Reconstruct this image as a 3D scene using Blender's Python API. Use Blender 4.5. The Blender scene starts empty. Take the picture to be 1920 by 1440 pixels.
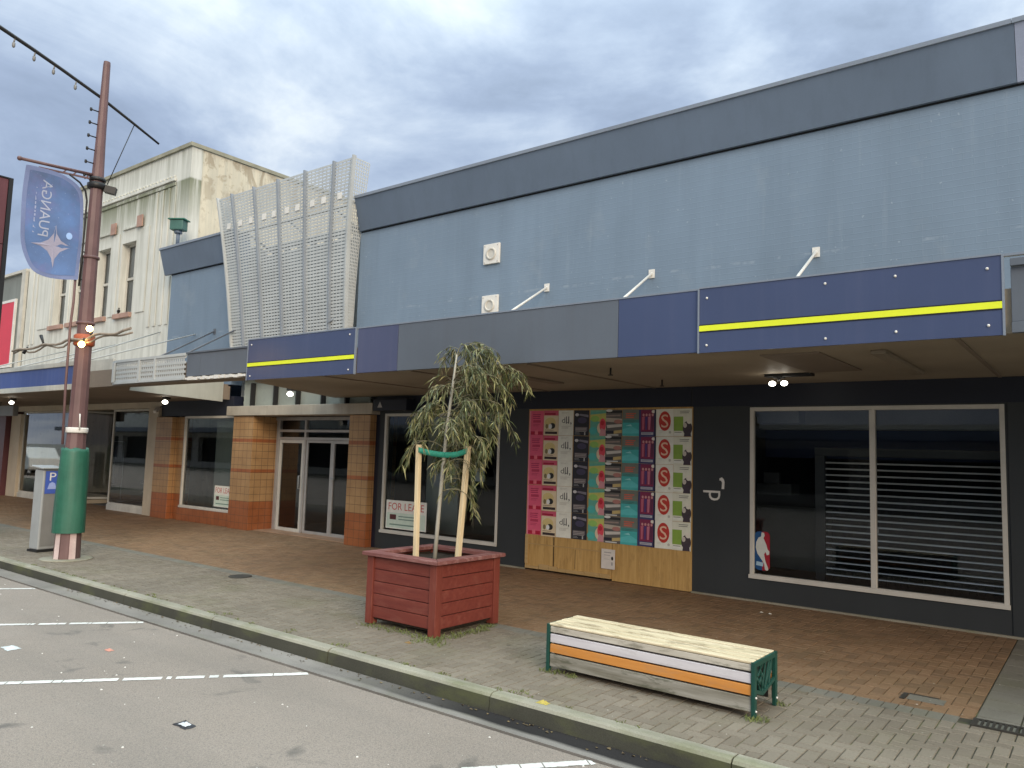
import bpy, bmesh, math, random
from mathutils import Vector, Matrix
R = math.radians
random.seed(7)
S = bpy.context.scene
COL = S.collection

# ------------------------------------------------------------------ materials
class N:
    def __init__(s, name):
        s.m = bpy.data.materials.new(name); s.m.use_nodes = True
        s.t = s.m.node_tree; s.n = s.t.nodes; s.l = s.t.links
        s.b = s.n['Principled BSDF']; s.tc = s.n.new('ShaderNodeTexCoord')
        s.geo = None
    def link(s, a, b): s.l.new(a, b)
    def vec(s, scale=(1, 1, 1), rot=(0, 0, 0), loc=(0, 0, 0)):
        m = s.n.new('ShaderNodeMapping'); s.link(s.tc.outputs['Object'], m.inputs[0])
        m.inputs['Scale'].default_value = scale; m.inputs['Rotation'].default_value = rot; m.inputs['Location'].default_value = loc
        return m.outputs[0]
    def noise(s, scale, detail=4, vec=None, rough=.55, dist=0):
        t = s.n.new('ShaderNodeTexNoise'); s.link(vec if vec is not None else s.tc.outputs['Object'], t.inputs['Vector'])
        t.inputs['Scale'].default_value = scale; t.inputs['Detail'].default_value = detail
        t.inputs['Roughness'].default_value = rough; t.inputs['Distortion'].default_value = dist
        return t.outputs['Fac']
    def ramp(s, fac, p0, p1, c0=(0, 0, 0, 1), c1=(1, 1, 1, 1)):
        r = s.n.new('ShaderNodeValToRGB'); s.link(fac, r.inputs[0])
        e = r.color_ramp.elements; e[0].position = p0; e[1].position = p1; e[0].color = c0; e[1].color = c1
        return r.outputs[0]
    def mix(s, fac, a, b, mode='MIX'):
        x = s.n.new('ShaderNodeMix'); x.data_type = 'RGBA'; x.blend_type = mode
        for i, v in ((0, fac), (6, a), (7, b)):
            if isinstance(v, (int, float)): x.inputs[i].default_value = v
            elif isinstance(v, tuple): x.inputs[i].default_value = (v + (1,))[:4]
            else: s.link(v, x.inputs[i])
        return x.outputs[2]
    def math(s, op, a, b=0.0):
        x = s.n.new('ShaderNodeMath'); x.operation = op
        for i, v in ((0, a), (1, b)):
            if isinstance(v, (int, float)): x.inputs[i].default_value = v
            else: s.link(v, x.inputs[i])
        return x.outputs[0]
    def xyz(s, vec=None):
        x = s.n.new('ShaderNodeSeparateXYZ'); s.link(vec if vec is not None else s.tc.outputs['Object'], x.inputs[0]); return x.outputs
    def island(s):
        if not s.geo: s.geo = s.n.new('ShaderNodeNewGeometry')
        return s.geo.outputs['Random Per Island']
    def bump(s, h, strength=.3, dist=.01):
        b = s.n.new('ShaderNodeBump'); b.inputs['Strength'].default_value = strength; b.inputs['Distance'].default_value = dist
        s.link(h, b.inputs['Height']); s.link(b.outputs[0], s.b.inputs['Normal'])
    def out(s, col, rough=.6, metal=0, spec=.35):
        if isinstance(col, tuple): s.b.inputs['Base Color'].default_value = (col + (1,))[:4]
        else: s.link(col, s.b.inputs['Base Color'])
        if isinstance(rough, (int, float)): s.b.inputs['Roughness'].default_value = rough
        else: s.link(rough, s.b.inputs['Roughness'])
        s.b.inputs['Metallic'].default_value = metal
        s.b.inputs['Specular IOR Level'].default_value = spec
        return s.m

def dk(c, f): return tuple(v * f for v in c)
def paint(name, c, rough=.6, var=.25, scale=1.5, fine=.12, fscale=45, streak=0, bump=.15, metal=0, spec=.35, dirt=None):
    n = N(name)
    col = n.mix(n.ramp(n.noise(scale, 5), .3, .7), dk(c, 1 - var), dk(c, 1 + var * .5))
    f = n.noise(fscale, 3)
    col = n.mix(n.math('MULTIPLY', n.ramp(f, .35, .75), fine * 2), col, dk(c, .55))
    if streak:
        st = n.noise(1, 5, n.vec((7, 7, .35)), .6)
        col = n.mix(n.math('MULTIPLY', n.ramp(st, .48, .75), streak), col, dirt or dk(c, .45))
    n.bump(f, bump, .004)
    return n.out(col, rough, metal, spec)
_flat = {}
def flat(c, rough=.6):
    k = (round(c[0], 3), round(c[1], 3), round(c[2], 3), rough)
    if k not in _flat: _flat[k] = paint('print_ink', c, rough, .1, 9, .06, 90, 0, .02)
    return _flat[k]
def emis(name, c, st):
    n = N(name); n.b.inputs['Emission Color'].default_value = c + (1,); n.b.inputs['Emission Strength'].default_value = st
    return n.out((.8, .8, .8), .3)

def glass_mat(name='window_glass', tint=(.88, .93, .92), gain=1.0):
    m = bpy.data.materials.new(name); m.use_nodes = True; t = m.node_tree; t.nodes.clear()
    o = t.nodes.new('ShaderNodeOutputMaterial'); mx = t.nodes.new('ShaderNodeMixShader')
    tr = t.nodes.new('ShaderNodeBsdfTransparent'); tr.inputs[0].default_value = tint + (1,)
    g = t.nodes.new('ShaderNodeBsdfGlossy'); g.inputs['Roughness'].default_value = .015
    fr = t.nodes.new('ShaderNodeFresnel'); fr.inputs[0].default_value = 1.5
    mu = t.nodes.new('ShaderNodeMath'); mu.operation = 'MULTIPLY'; mu.inputs[1].default_value = gain; mu.use_clamp = True
    no = t.nodes.new('ShaderNodeTexNoise'); no.inputs['Scale'].default_value = 1.2
    tc = t.nodes.new('ShaderNodeTexCoord'); bp = t.nodes.new('ShaderNodeBump'); bp.inputs['Strength'].default_value = .02; bp.inputs['Distance'].default_value = .02
    t.links.new(tc.outputs['Object'], no.inputs['Vector']); t.links.new(no.outputs[0], bp.inputs['Height']); t.links.new(bp.outputs[0], g.inputs['Normal'])
    t.links.new(fr.outputs[0], mu.inputs[0]); t.links.new(mu.outputs[0], mx.inputs[0])
    t.links.new(tr.outputs[0], mx.inputs[1]); t.links.new(g.outputs[0], mx.inputs[2]); t.links.new(mx.outputs[0], o.inputs[0])
    return m
GLASS = glass_mat('clear_window_glass', (.94, .965, .955), 1.0); GLASSR = glass_mat('reflective_window_glass', (.9, .94, .92), 1.9)

def m_bluewall():
    n = N('blue_grey_roughcast_paint'); c = (.165, .222, .292)
    col = n.mix(n.ramp(n.noise(.35, 4), .3, .7), dk(c, .88), dk(c, 1.12))
    col = n.mix(n.math('MULTIPLY', n.ramp(n.noise(1, 6, n.vec((2.4, 2.4, .22)), .62), .44, .7), .28), col, dk(c, .66))
    col = n.mix(n.math('MULTIPLY', n.ramp(n.noise(1, 5, n.vec((1.1, 1, .9), loc=(4, 0, 2)), .65), .56, .72), .3), col, (.27, .31, .34))
    x_ = n.xyz(); st2 = n.noise(1, 6, n.vec((9, 9, .5), loc=(2, 3, 1)), .6)
    col = n.mix(n.math('MULTIPLY', n.ramp(st2, .58, .7), .16), col, (.27, .32, .37))
    lap = n.math('MULTIPLY', n.math('LESS_THAN', n.math('ABSOLUTE', n.math('ADD', n.math('ADD', x_[2], n.math('MULTIPLY', n.noise(1.5, 3), .1)), -4.95)), .02), n.ramp(n.noise(5, 4), .5, .6))
    col = n.mix(n.math('MULTIPLY', lap, .3), col, (.33, .38, .43))
    chips = n.ramp(n.noise(14, 3, None, .55), .68, .71)
    col = n.mix(n.math('MULTIPLY', chips, .4), col, (.36, .41, .46))
    br = n.n.new('ShaderNodeTexBrick'); n.link(n.vec((1, 1, 1), (R(90), 0, 0)), br.inputs['Vector'])
    br.inputs['Scale'].default_value = 1; br.inputs['Brick Width'].default_value = .24; br.inputs['Row Height'].default_value = .085
    br.inputs['Mortar Size'].default_value = .007; br.inputs['Mortar Smooth'].default_value = .8
    h = n.mix(.6, n.noise(60, 3), br.outputs['Fac'])
    n.bump(h, .35, .006)
    return n.out(col, .62, 0, .4)
def m_cream(name, c, moss):
    n = N(name)
    col = n.mix(n.ramp(n.noise(.6, 5), .3, .7), dk(c, .85), dk(c, 1.05))
    st = n.noise(1, 6, n.vec((5, 5, .28)), .65)
    col = n.mix(n.math('MULTIPLY', n.ramp(st, .44, .68), .6), col, (.34, .34, .29))
    z = n.xyz()[2]
    if moss == 'front':
        g = n.ramp(n.math('ADD', n.math('MULTIPLY', st, 1.5), n.math('MULTIPLY', z, .45)), 4.85 / 6, 5.4 / 6)
        a = n.n.new('ShaderNodeMapRange'); n.link(z, a.inputs[0]); a.inputs[1].default_value = 8.3; a.inputs[2].default_value = 9.6
        b = n.n.new('ShaderNodeMapRange'); n.link(z, b.inputs[0]); b.inputs[1].default_value = 9.66; b.inputs[2].default_value = 9.6
        f = n.math('MULTIPLY', n.math('MULTIPLY', a.outputs[0], b.outputs[0]), n.ramp(st, .3, .52))
        col = n.mix(n.math('MULTIPLY', f, .9), col, (.15, .165, .10))
        a2 = n.n.new('ShaderNodeMapRange'); n.link(z, a2.inputs[0]); a2.inputs[1].default_value = 9.9; a2.inputs[2].default_value = 10.6
        col = n.mix(n.math('MULTIPLY', n.math('MULTIPLY', a2.outputs[0], n.ramp(st, .36, .62)), .6), col, (.22, .23, .17))
    else:
        a = n.n.new('ShaderNodeMapRange'); n.link(z, a.inputs[0]); a.inputs[1].default_value = 7.6; a.inputs[2].default_value = 10.4
        p = n.ramp(n.noise(2.2, 6, n.vec((1, 1.2, .6)), .65, .6), .52, .6)
        col = n.mix(n.math('MULTIPLY', n.math('MULTIPLY', p, a.outputs[0]), .7), col, (.27, .22, .15))
        col = n.mix(n.math('MULTIPLY', n.ramp(n.noise(7, 4), .6, .68), .4), col, (.3, .24, .15))
    n.bump(n.noise(30, 4), .3, .008)
    return n.out(col, .8, 0, .25)
def m_tile(name='banded_wall_tiles'):
    n = N(name); z = n.xyz()[2]
    tan = n.mix(n.ramp(n.noise(2.5, 3), .3, .7), (.31, .175, .075), (.41, .245, .11))
    ter = n.mix(n.ramp(n.noise(3, 3), .3, .7), (.25, .078, .026), (.33, .11, .038))
    band = None
    def within(a, b):
        return n.math('MULTIPLY', n.math('GREATER_THAN', z, a), n.math('LESS_THAN', z, b))
    f = n.math('MAXIMUM', within(-1, .67), n.math('MAXIMUM', within(1.35, 1.43), within(2.07, 2.15)))
    col = n.mix(f, tan, ter)
    # tile joints every 0.17 m, seen on all three directions
    xyz = n.xyz(n.vec((1 / .17,) * 3, (0, 0, 0), (.31, .27, .06)))
    g = None
    for i in range(3):
        fr = n.math('FRACT', xyz[i]); e = n.math('MINIMUM', fr, n.math('SUBTRACT', 1.0, fr))
        q = n.math('LESS_THAN', e, .03)
        g = q if g is None else n.math('MAXIMUM', g, q)
    geo = n.n.new('ShaderNodeNewGeometry')
    col = n.mix(n.math('MULTIPLY', g, .7), col, (.05, .03, .018))
    n.bump(n.math('MULTIPLY', g, -1.0), .3, .004)
    return n.out(col, .38, 0, .5)
def m_asphalt():
    n = N('worn_asphalt')
    col = n.mix(n.ramp(n.noise(.5, 6), .3, .7), (.155, .123, .098), (.21, .17, .14))
    col = n.mix(n.ramp(n.noise(150, 2), .35, .7), col, (.31, .262, .222))
    col = n.mix(n.math('MULTIPLY', n.ramp(n.noise(70, 3), .5, .7), .7), col, (.12, .108, .094))
    col = n.mix(n.math('MULTIPLY', n.ramp(n.noise(1.9, 4, None, .55, .5), .62, .71), .7), col, (.075, .069, .062))
    col = n.mix(n.ramp(n.noise(22, 1, None, .4), .795, .81), col, (.45, .42, .37))
    col = n.mix(n.math('MULTIPLY', n.ramp(n.noise(1, 4, n.vec((.15, .9, 1), (0, 0, R(8)))), .5, .75), .35), col, (.11, .1, .09))
    n.bump(n.noise(120, 3), .55, .006)
    return n.out(col, n.ramp(n.noise(1.2, 3), .3, .7, (.6, .6, .6, 1), (.85, .85, .85, 1)), 0, .35)
def m_paver(name, a, b, moss, c=None):
    n = N(name); isl = n.island()
    col = n.mix(isl, a, b)
    if c:
        w = n.ramp(isl, .72, .8); col = n.mix(n.math('MULTIPLY', w, .55), col, c)
    col = n.mix(n.math('MULTIPLY', n.ramp(n.noise(.8, 6, None, .6), .4, .7), .36), col, dk(a, .55))
    col = n.mix(n.math('MULTIPLY', n.ramp(n.noise(9, 2, None, .4), .7, .74), .6), col, dk(a, .45))
    col = n.mix(n.math('MULTIPLY', n.ramp(n.noise(60, 3), .45, .75), .35), col, dk(a, .5))
    col = n.mix(n.math('MULTIPLY', n.ramp(n.noise(1.3, 5, n.vec((1, 1, 1), loc=(3, 7, 0))), .5, .72), moss), col, (.115, .112, .05))
    y = n.xyz()[1]
    col = n.mix(n.ramp(n.noise(30, 1, None, .4), .78, .8), col, (.45, .42, .36))
    n.bump(n.noise(90, 3), .4, .004)
    return n.out(col, n.ramp(n.noise(2, 3), .3, .7, (.5, .5, .5, 1), (.8, .8, .8, 1)), 0, .35)
def m_concrete(name, c, moss=.5, wet=0):
    n = N(name)
    col = n.mix(n.ramp(n.noise(1.3, 6), .3, .7), dk(c, .75), dk(c, 1.15))
    col = n.mix(n.math('MULTIPLY', n.ramp(n.noise(90, 3), .45, .75), .5), col, dk(c, .5))
    col = n.mix(n.math('MULTIPLY', n.ramp(n.noise(2.2, 6, n.vec((1, 2, 2))), .5, .68), moss), col, (.115, .125, .045))
    if wet:
        x = n.xyz()
        w = n.n.new('ShaderNodeMapRange'); n.link(x[0], w.inputs[0]); w.inputs[1].default_value = -6.3; w.inputs[2].default_value = -4.2
        yy = n.n.new('ShaderNodeMapRange'); n.link(n.math('ADD', x[1], n.math('MULTIPLY', n.noise(1.4, 5), .12)), yy.inputs[0]); yy.inputs[1].default_value = 4.93; yy.inputs[2].default_value = 4.985
        f = n.math('MULTIPLY', w.outputs[0], yy.outputs[0])
        col = n.mix(n.math('MULTIPLY', f, .93), col, (.012, .011, .012))
    n.bump(n.noise(70, 4), .35, .005)
    return n.out(col, .85 if wet else .75, 0, .08 if wet else .3)
def m_wood(name, a, b, axis=0, rough=.7, wear=0, wc=(.4, .38, .34)):
    n = N(name); sc = [14, 14, 14]; sc[axis] = .9
    g = n.noise(1.6, 6, n.vec(tuple(sc)), .6)
    col = n.mix(n.ramp(g, .3, .7), a, b)
    col = n.mix(n.math('MULTIPLY', n.math('FRACT', n.math('MULTIPLY', n.island(), 7.3)), .3), col, dk(b, .7))
    if wear:
        col = n.mix(n.math('MULTIPLY', n.ramp(n.noise(3, 6, n.vec(tuple(max(1, v * .3) for v in sc)), .7), .52, .62), wear), col, wc)
    n.bump(g, .4, .004)
    return n.out(col, rough, 0, .3)
def m_leaf():
    n = N('drooping_foliage')
    i = n.island()
    r = n.n.new('ShaderNodeValToRGB'); n.link(i, r.inputs[0]); e = r.color_ramp.elements
    e[0].color = (.03, .04, .014, 1); e[1].color = (.30, .295, .12, 1)
    for p, c in ((.4, (.06, .075, .025, 1)), (.65, (.14, .15, .052, 1)), (.85, (.19, .16, .075, 1))):
        q = e.new(p); q.color = c
    n.b.inputs['Transmission Weight'].default_value = 0
    n.b.inputs['Subsurface Weight'].default_value = 0
    return n.out(r.outputs[0], .5, 0, .4)

# ------------------------------------------------------------------ mesh builder
class MB:
    def __init__(s): s.v = []; s.f = []; s.mi = []; s.sm = []
    def add(s, vs, fs, mi=0, smooth=False):
        o = len(s.v); s.v += [tuple(v) for v in vs]
        for f in fs: s.f.append([o + i for i in f]); s.mi.append(mi); s.sm.append(smooth)
        return s
    def box(s, x0, x1, y0, y1, z0, z1, mi=0):
        return s.add([(x0, y0, z0), (x1, y0, z0), (x1, y1, z0), (x0, y1, z0), (x0, y0, z1), (x1, y0, z1), (x1, y1, z1), (x0, y1, z1)],
                     [(0, 3, 2, 1), (4, 5, 6, 7), (0, 1, 5, 4), (1, 2, 6, 5), (2, 3, 7, 6), (3, 0, 4, 7)], mi)
    def beam(s, p, q, w, h, mi=0, up=(0, 0, 1), w2=None, h2=None):
        p = Vector(p); q = Vector(q); d = (q - p).normalized(); u = Vector(up)
        if abs(d.dot(u)) > .98: u = Vector((0, 1, 0))
        r = d.cross(u).normalized(); u = r.cross(d)
        w2 = w if w2 is None else w2; h2 = h if h2 is None else h2
        vs = []
        for c, a, b in ((p, w, h), (q, w2, h2)):
            for i, j in ((-1, -1), (1, -1), (1, 1), (-1, 1)): vs.append(c + r * (a / 2 * i) + u * (b / 2 * j))
        return s.add(vs, [(0, 1, 2, 3), (7, 6, 5, 4), (0, 4, 5, 1), (1, 5, 6, 2), (2, 6, 7, 3), (3, 7, 4, 0)], mi)
    def tube(s, pts, rad, n=8, mi=0, cap=True):
        pts = [Vector(p) for p in pts]; k = len(pts)
        rad = rad if isinstance(rad, (list, tuple)) else [rad] * k
        vs = []; u = None
        for i, p in enumerate(pts):
            d = (pts[min(i + 1, k - 1)] - pts[max(i - 1, 0)]).normalized()
            if u is None:
                u = Vector((0, 0, 1)) if abs(d.z) < .9 else Vector((1, 0, 0))
            r = d.cross(u).normalized(); u = r.cross(d).normalized()
            for j in range(n):
                a = 2 * math.pi * j / n; vs.append(p + (r * math.cos(a) + u * math.sin(a)) * rad[i])
        fs = [(i * n + j, i * n + (j + 1) % n, (i + 1) * n + (j + 1) % n, (i + 1) * n + j) for i in range(k - 1) for j in range(n)]
        s.add(vs, fs, mi, True)
        if cap:
            o = len(s.v) - len(vs)
            s.f.append([o + j for j in range(n)][::-1]); s.mi.append(mi); s.sm.append(False)
            s.f.append([o + (k - 1) * n + j for j in range(n)]); s.mi.append(mi); s.sm.append(False)
        return s
    def lathe(s, x, y, prof, n=24, mi=0, smooth=True):   # prof = [(r, z)]
        vs = []
        for r, z in prof:
            for j in range(n):
                a = 2 * math.pi * (j + .5) / n; vs.append((x + r * math.cos(a), y + r * math.sin(a), z))
        k = len(prof)
        fs = [(i * n + j, i * n + (j + 1) % n, (i + 1) * n + (j + 1) % n, (i + 1) * n + j) for i in range(k - 1) for j in range(n)]
        s.add(vs, fs, mi, smooth); o = len(s.v) - len(vs)
        s.f.append([o + j for j in range(n)][::-1]); s.mi.append(mi); s.sm.append(False)
        s.f.append([o + (k - 1) * n + j for j in range(n)]); s.mi.append(mi); s.sm.append(False)
        return s
    def ball(s, c, r, n=12, mi=0, sz=1):
        pr = []
        for i in range(n // 2 + 1):
            a = math.pi * i / (n // 2) - math.pi / 2; pr.append((max(.0005, r * math.cos(a)), c[2] + sz * r * math.sin(a)))
        return s.lathe(c[0], c[1], pr, n, mi)
    def prism_x(s, prof, x0, x1, mi=0):       # prof in (y, z), counter-clockwise seen from +x
        n = len(prof); vs = [(x0, y, z) for y, z in prof] + [(x1, y, z) for y, z in prof]
        fs = [(i, (i + 1) % n, n + (i + 1) % n, n + i) for i in range(n)]
        return s.add(vs, fs + [tuple(range(n))[::-1], tuple(range(n, 2 * n))], mi)
    def prism_y(s, prof, y0, y1, mi=0):       # prof in (x, z)
        n = len(prof); vs = [(x, y0, z) for x, z in prof] + [(x, y1, z) for x, z in prof]
        fs = [(i, n + i, n + (i + 1) % n, (i + 1) % n) for i in range(n)]
        return s.add(vs, fs + [tuple(range(n)), tuple(range(n, 2 * n))[::-1]], mi)
    def prism_z(s, prof, z0, z1, mi=0):       # prof in (x, y)
        n = len(prof); vs = [(x, y, z0) for x, y in prof] + [(x, y, z1) for x, y in prof]
        fs = [(i, (i + 1) % n, n + (i + 1) % n, n + i) for i in range(n)]
        return s.add(vs, fs + [tuple(range(n))[::-1], tuple(range(n, 2 * n))], mi)
    def wall(s, x0, x1, z0, z1, y0, y1, holes=(), mi=0):   # wall along x with openings
        xs = sorted({x0, x1} | {v for h in holes for v in h[:2] if x0 < v < x1}); zs = sorted({z0, z1} | {v for h in holes for v in h[2:] if z0 < v < z1})
        nx, nz = len(xs) - 1, len(zs) - 1
        def full(i, k):
            if not (0 <= i < nx and 0 <= k < nz): return False
            cx, cz = (xs[i] + xs[i + 1]) / 2, (zs[k] + zs[k + 1]) / 2
            return not any(h[0] < cx < h[1] and h[2] < cz < h[3] for h in holes)
        for i in range(nx):
            for k in range(nz):
                if not full(i, k): continue
                a, b, c, d = xs[i], xs[i + 1], zs[k], zs[k + 1]
                s.add([(a, y0, c), (b, y0, c), (b, y0, d), (a, y0, d)], [(0, 1, 2, 3)], mi)
                s.add([(a, y1, c), (b, y1, c), (b, y1, d), (a, y1, d)], [(3, 2, 1, 0)], mi)
                if not full(i - 1, k): s.add([(a, y0, c), (a, y1, c), (a, y1, d), (a, y0, d)], [(3, 2, 1, 0)], mi)
                if not full(i + 1, k): s.add([(b, y0, c), (b, y1, c), (b, y1, d), (b, y0, d)], [(0, 1, 2, 3)], mi)
                if not full(i, k - 1): s.add([(a, y0, c), (b, y0, c), (b, y1, c), (a, y1, c)], [(3, 2, 1, 0)], mi)
                if not full(i, k + 1): s.add([(a, y0, d), (b, y0, d), (b, y1, d), (a, y1, d)], [(0, 1, 2, 3)], mi)
        return s
    def frame(s, x0, x1, z0, z1, y0, y1, w, mi=0, wb=None):  # rectangular frame, butted
        wb = wb or w
        s.box(x0, x0 + w, y0, y1, z0, z1, mi); s.box(x1 - w, x1, y0, y1, z0, z1, mi)
        s.box(x0 + w, x1 - w, y0, y1, z0, z0 + wb, mi); s.box(x0 + w, x1 - w, y0, y1, z1 - w, z1, mi)
        return s
    def flat(s, pts, y, mi=0):                 # flat polygon in x,z facing -y
        return s.add([(x, y, z) for x, z in pts], [tuple(range(len(pts)))], mi)
    def rect(s, x0, x1, z0, z1, y, mi=0): return s.flat([(x0, z0), (x1, z0), (x1, z1), (x0, z1)], y, mi)
    def ell(s, cx, cz, rx, rz, y, mi=0, n=20):
        return s.flat([(cx + rx * math.cos(2 * math.pi * i / n), cz + rz * math.sin(2 * math.pi * i / n)) for i in range(n)], y, mi)
    def text(s, body, fn, mi=0):               # fn maps text plane (u, v), both 0..1, to a point
        vs, fs = text_shape(body)
        return s.add([fn(u, v) for u, v in vs], fs, mi)
    def turn(s, a, c=(0, 0)):
        ca, sa = math.cos(a), math.sin(a)
        s.v = [(c[0] + (x - c[0]) * ca - (y - c[1]) * sa, c[1] + (x - c[0]) * sa + (y - c[1]) * ca, z) for x, y, z in s.v]; return s
    def build(s, name, mats, parent=None, bevel=0, seg=2):
        org = Vector((0, 0, 0)); p = parent
        while p: org += p.location; p = p.parent
        me = bpy.data.meshes.new(name); me.from_pydata([Vector(v) - org for v in s.v], [], s.f)
        for m in (mats if isinstance(mats, (list, tuple)) else [mats]): me.materials.append(m)
        me.polygons.foreach_set('material_index', s.mi); me.polygons.foreach_set('use_smooth', s.sm)
        me.update()
        o = bpy.data.objects.new(name, me); COL.objects.link(o); o.parent = parent
        if bevel:
            b = o.modifiers.new('bevel', 'BEVEL'); b.width = bevel; b.segments = seg; b.limit_method = 'ANGLE'; b.angle_limit = R(40)
        return o
_tx = {}
def text_shape(body):
    if body in _tx: return _tx[body]
    c = bpy.data.curves.new('lettering', 'FONT'); c.body = body; c.size = 1; c.resolution_u = 3
    o = bpy.data.objects.new('lettering', c); COL.objects.link(o)
    dg = bpy.context.evaluated_depsgraph_get(); me = bpy.data.meshes.new_from_object(o.evaluated_get(dg))
    vs = [(v.co.x, v.co.y) for v in me.vertices]; fs = [tuple(p.vertices) for p in me.polygons]
    bpy.data.objects.remove(o); bpy.data.curves.remove(c); bpy.data.meshes.remove(me)
    x0 = min(v[0] for v in vs); x1 = max(v[0] for v in vs); y0 = min(v[1] for v in vs); y1 = max(v[1] for v in vs)
    _tx[body] = ([((x - x0) / (x1 - x0), (y - y0) / (y1 - y0)) for x, y in vs], fs); return _tx[body]

def tag(o, label=None, cat=None, group=None, kind=None):
    if label: o['label'] = label
    if cat: o['category'] = cat
    if group: o['group'] = group
    if kind: o['kind'] = kind
    return o
def thing(name, label, cat, loc=(0, 0, 0), group=None):
    o = bpy.data.objects.new(name, None); COL.objects.link(o); o.location = loc; o.empty_display_size = .2
    return tag(o, label, cat, group)
def dup(o, loc=None, label=None, parent=None):
    c = o.copy(); COL.objects.link(c)
    if parent is not None: c.parent = parent
    if loc is not None: c.location = loc
    if label: c['label'] = label
    for ch in list(o.children): dup(ch, parent=c)
    return c

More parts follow.
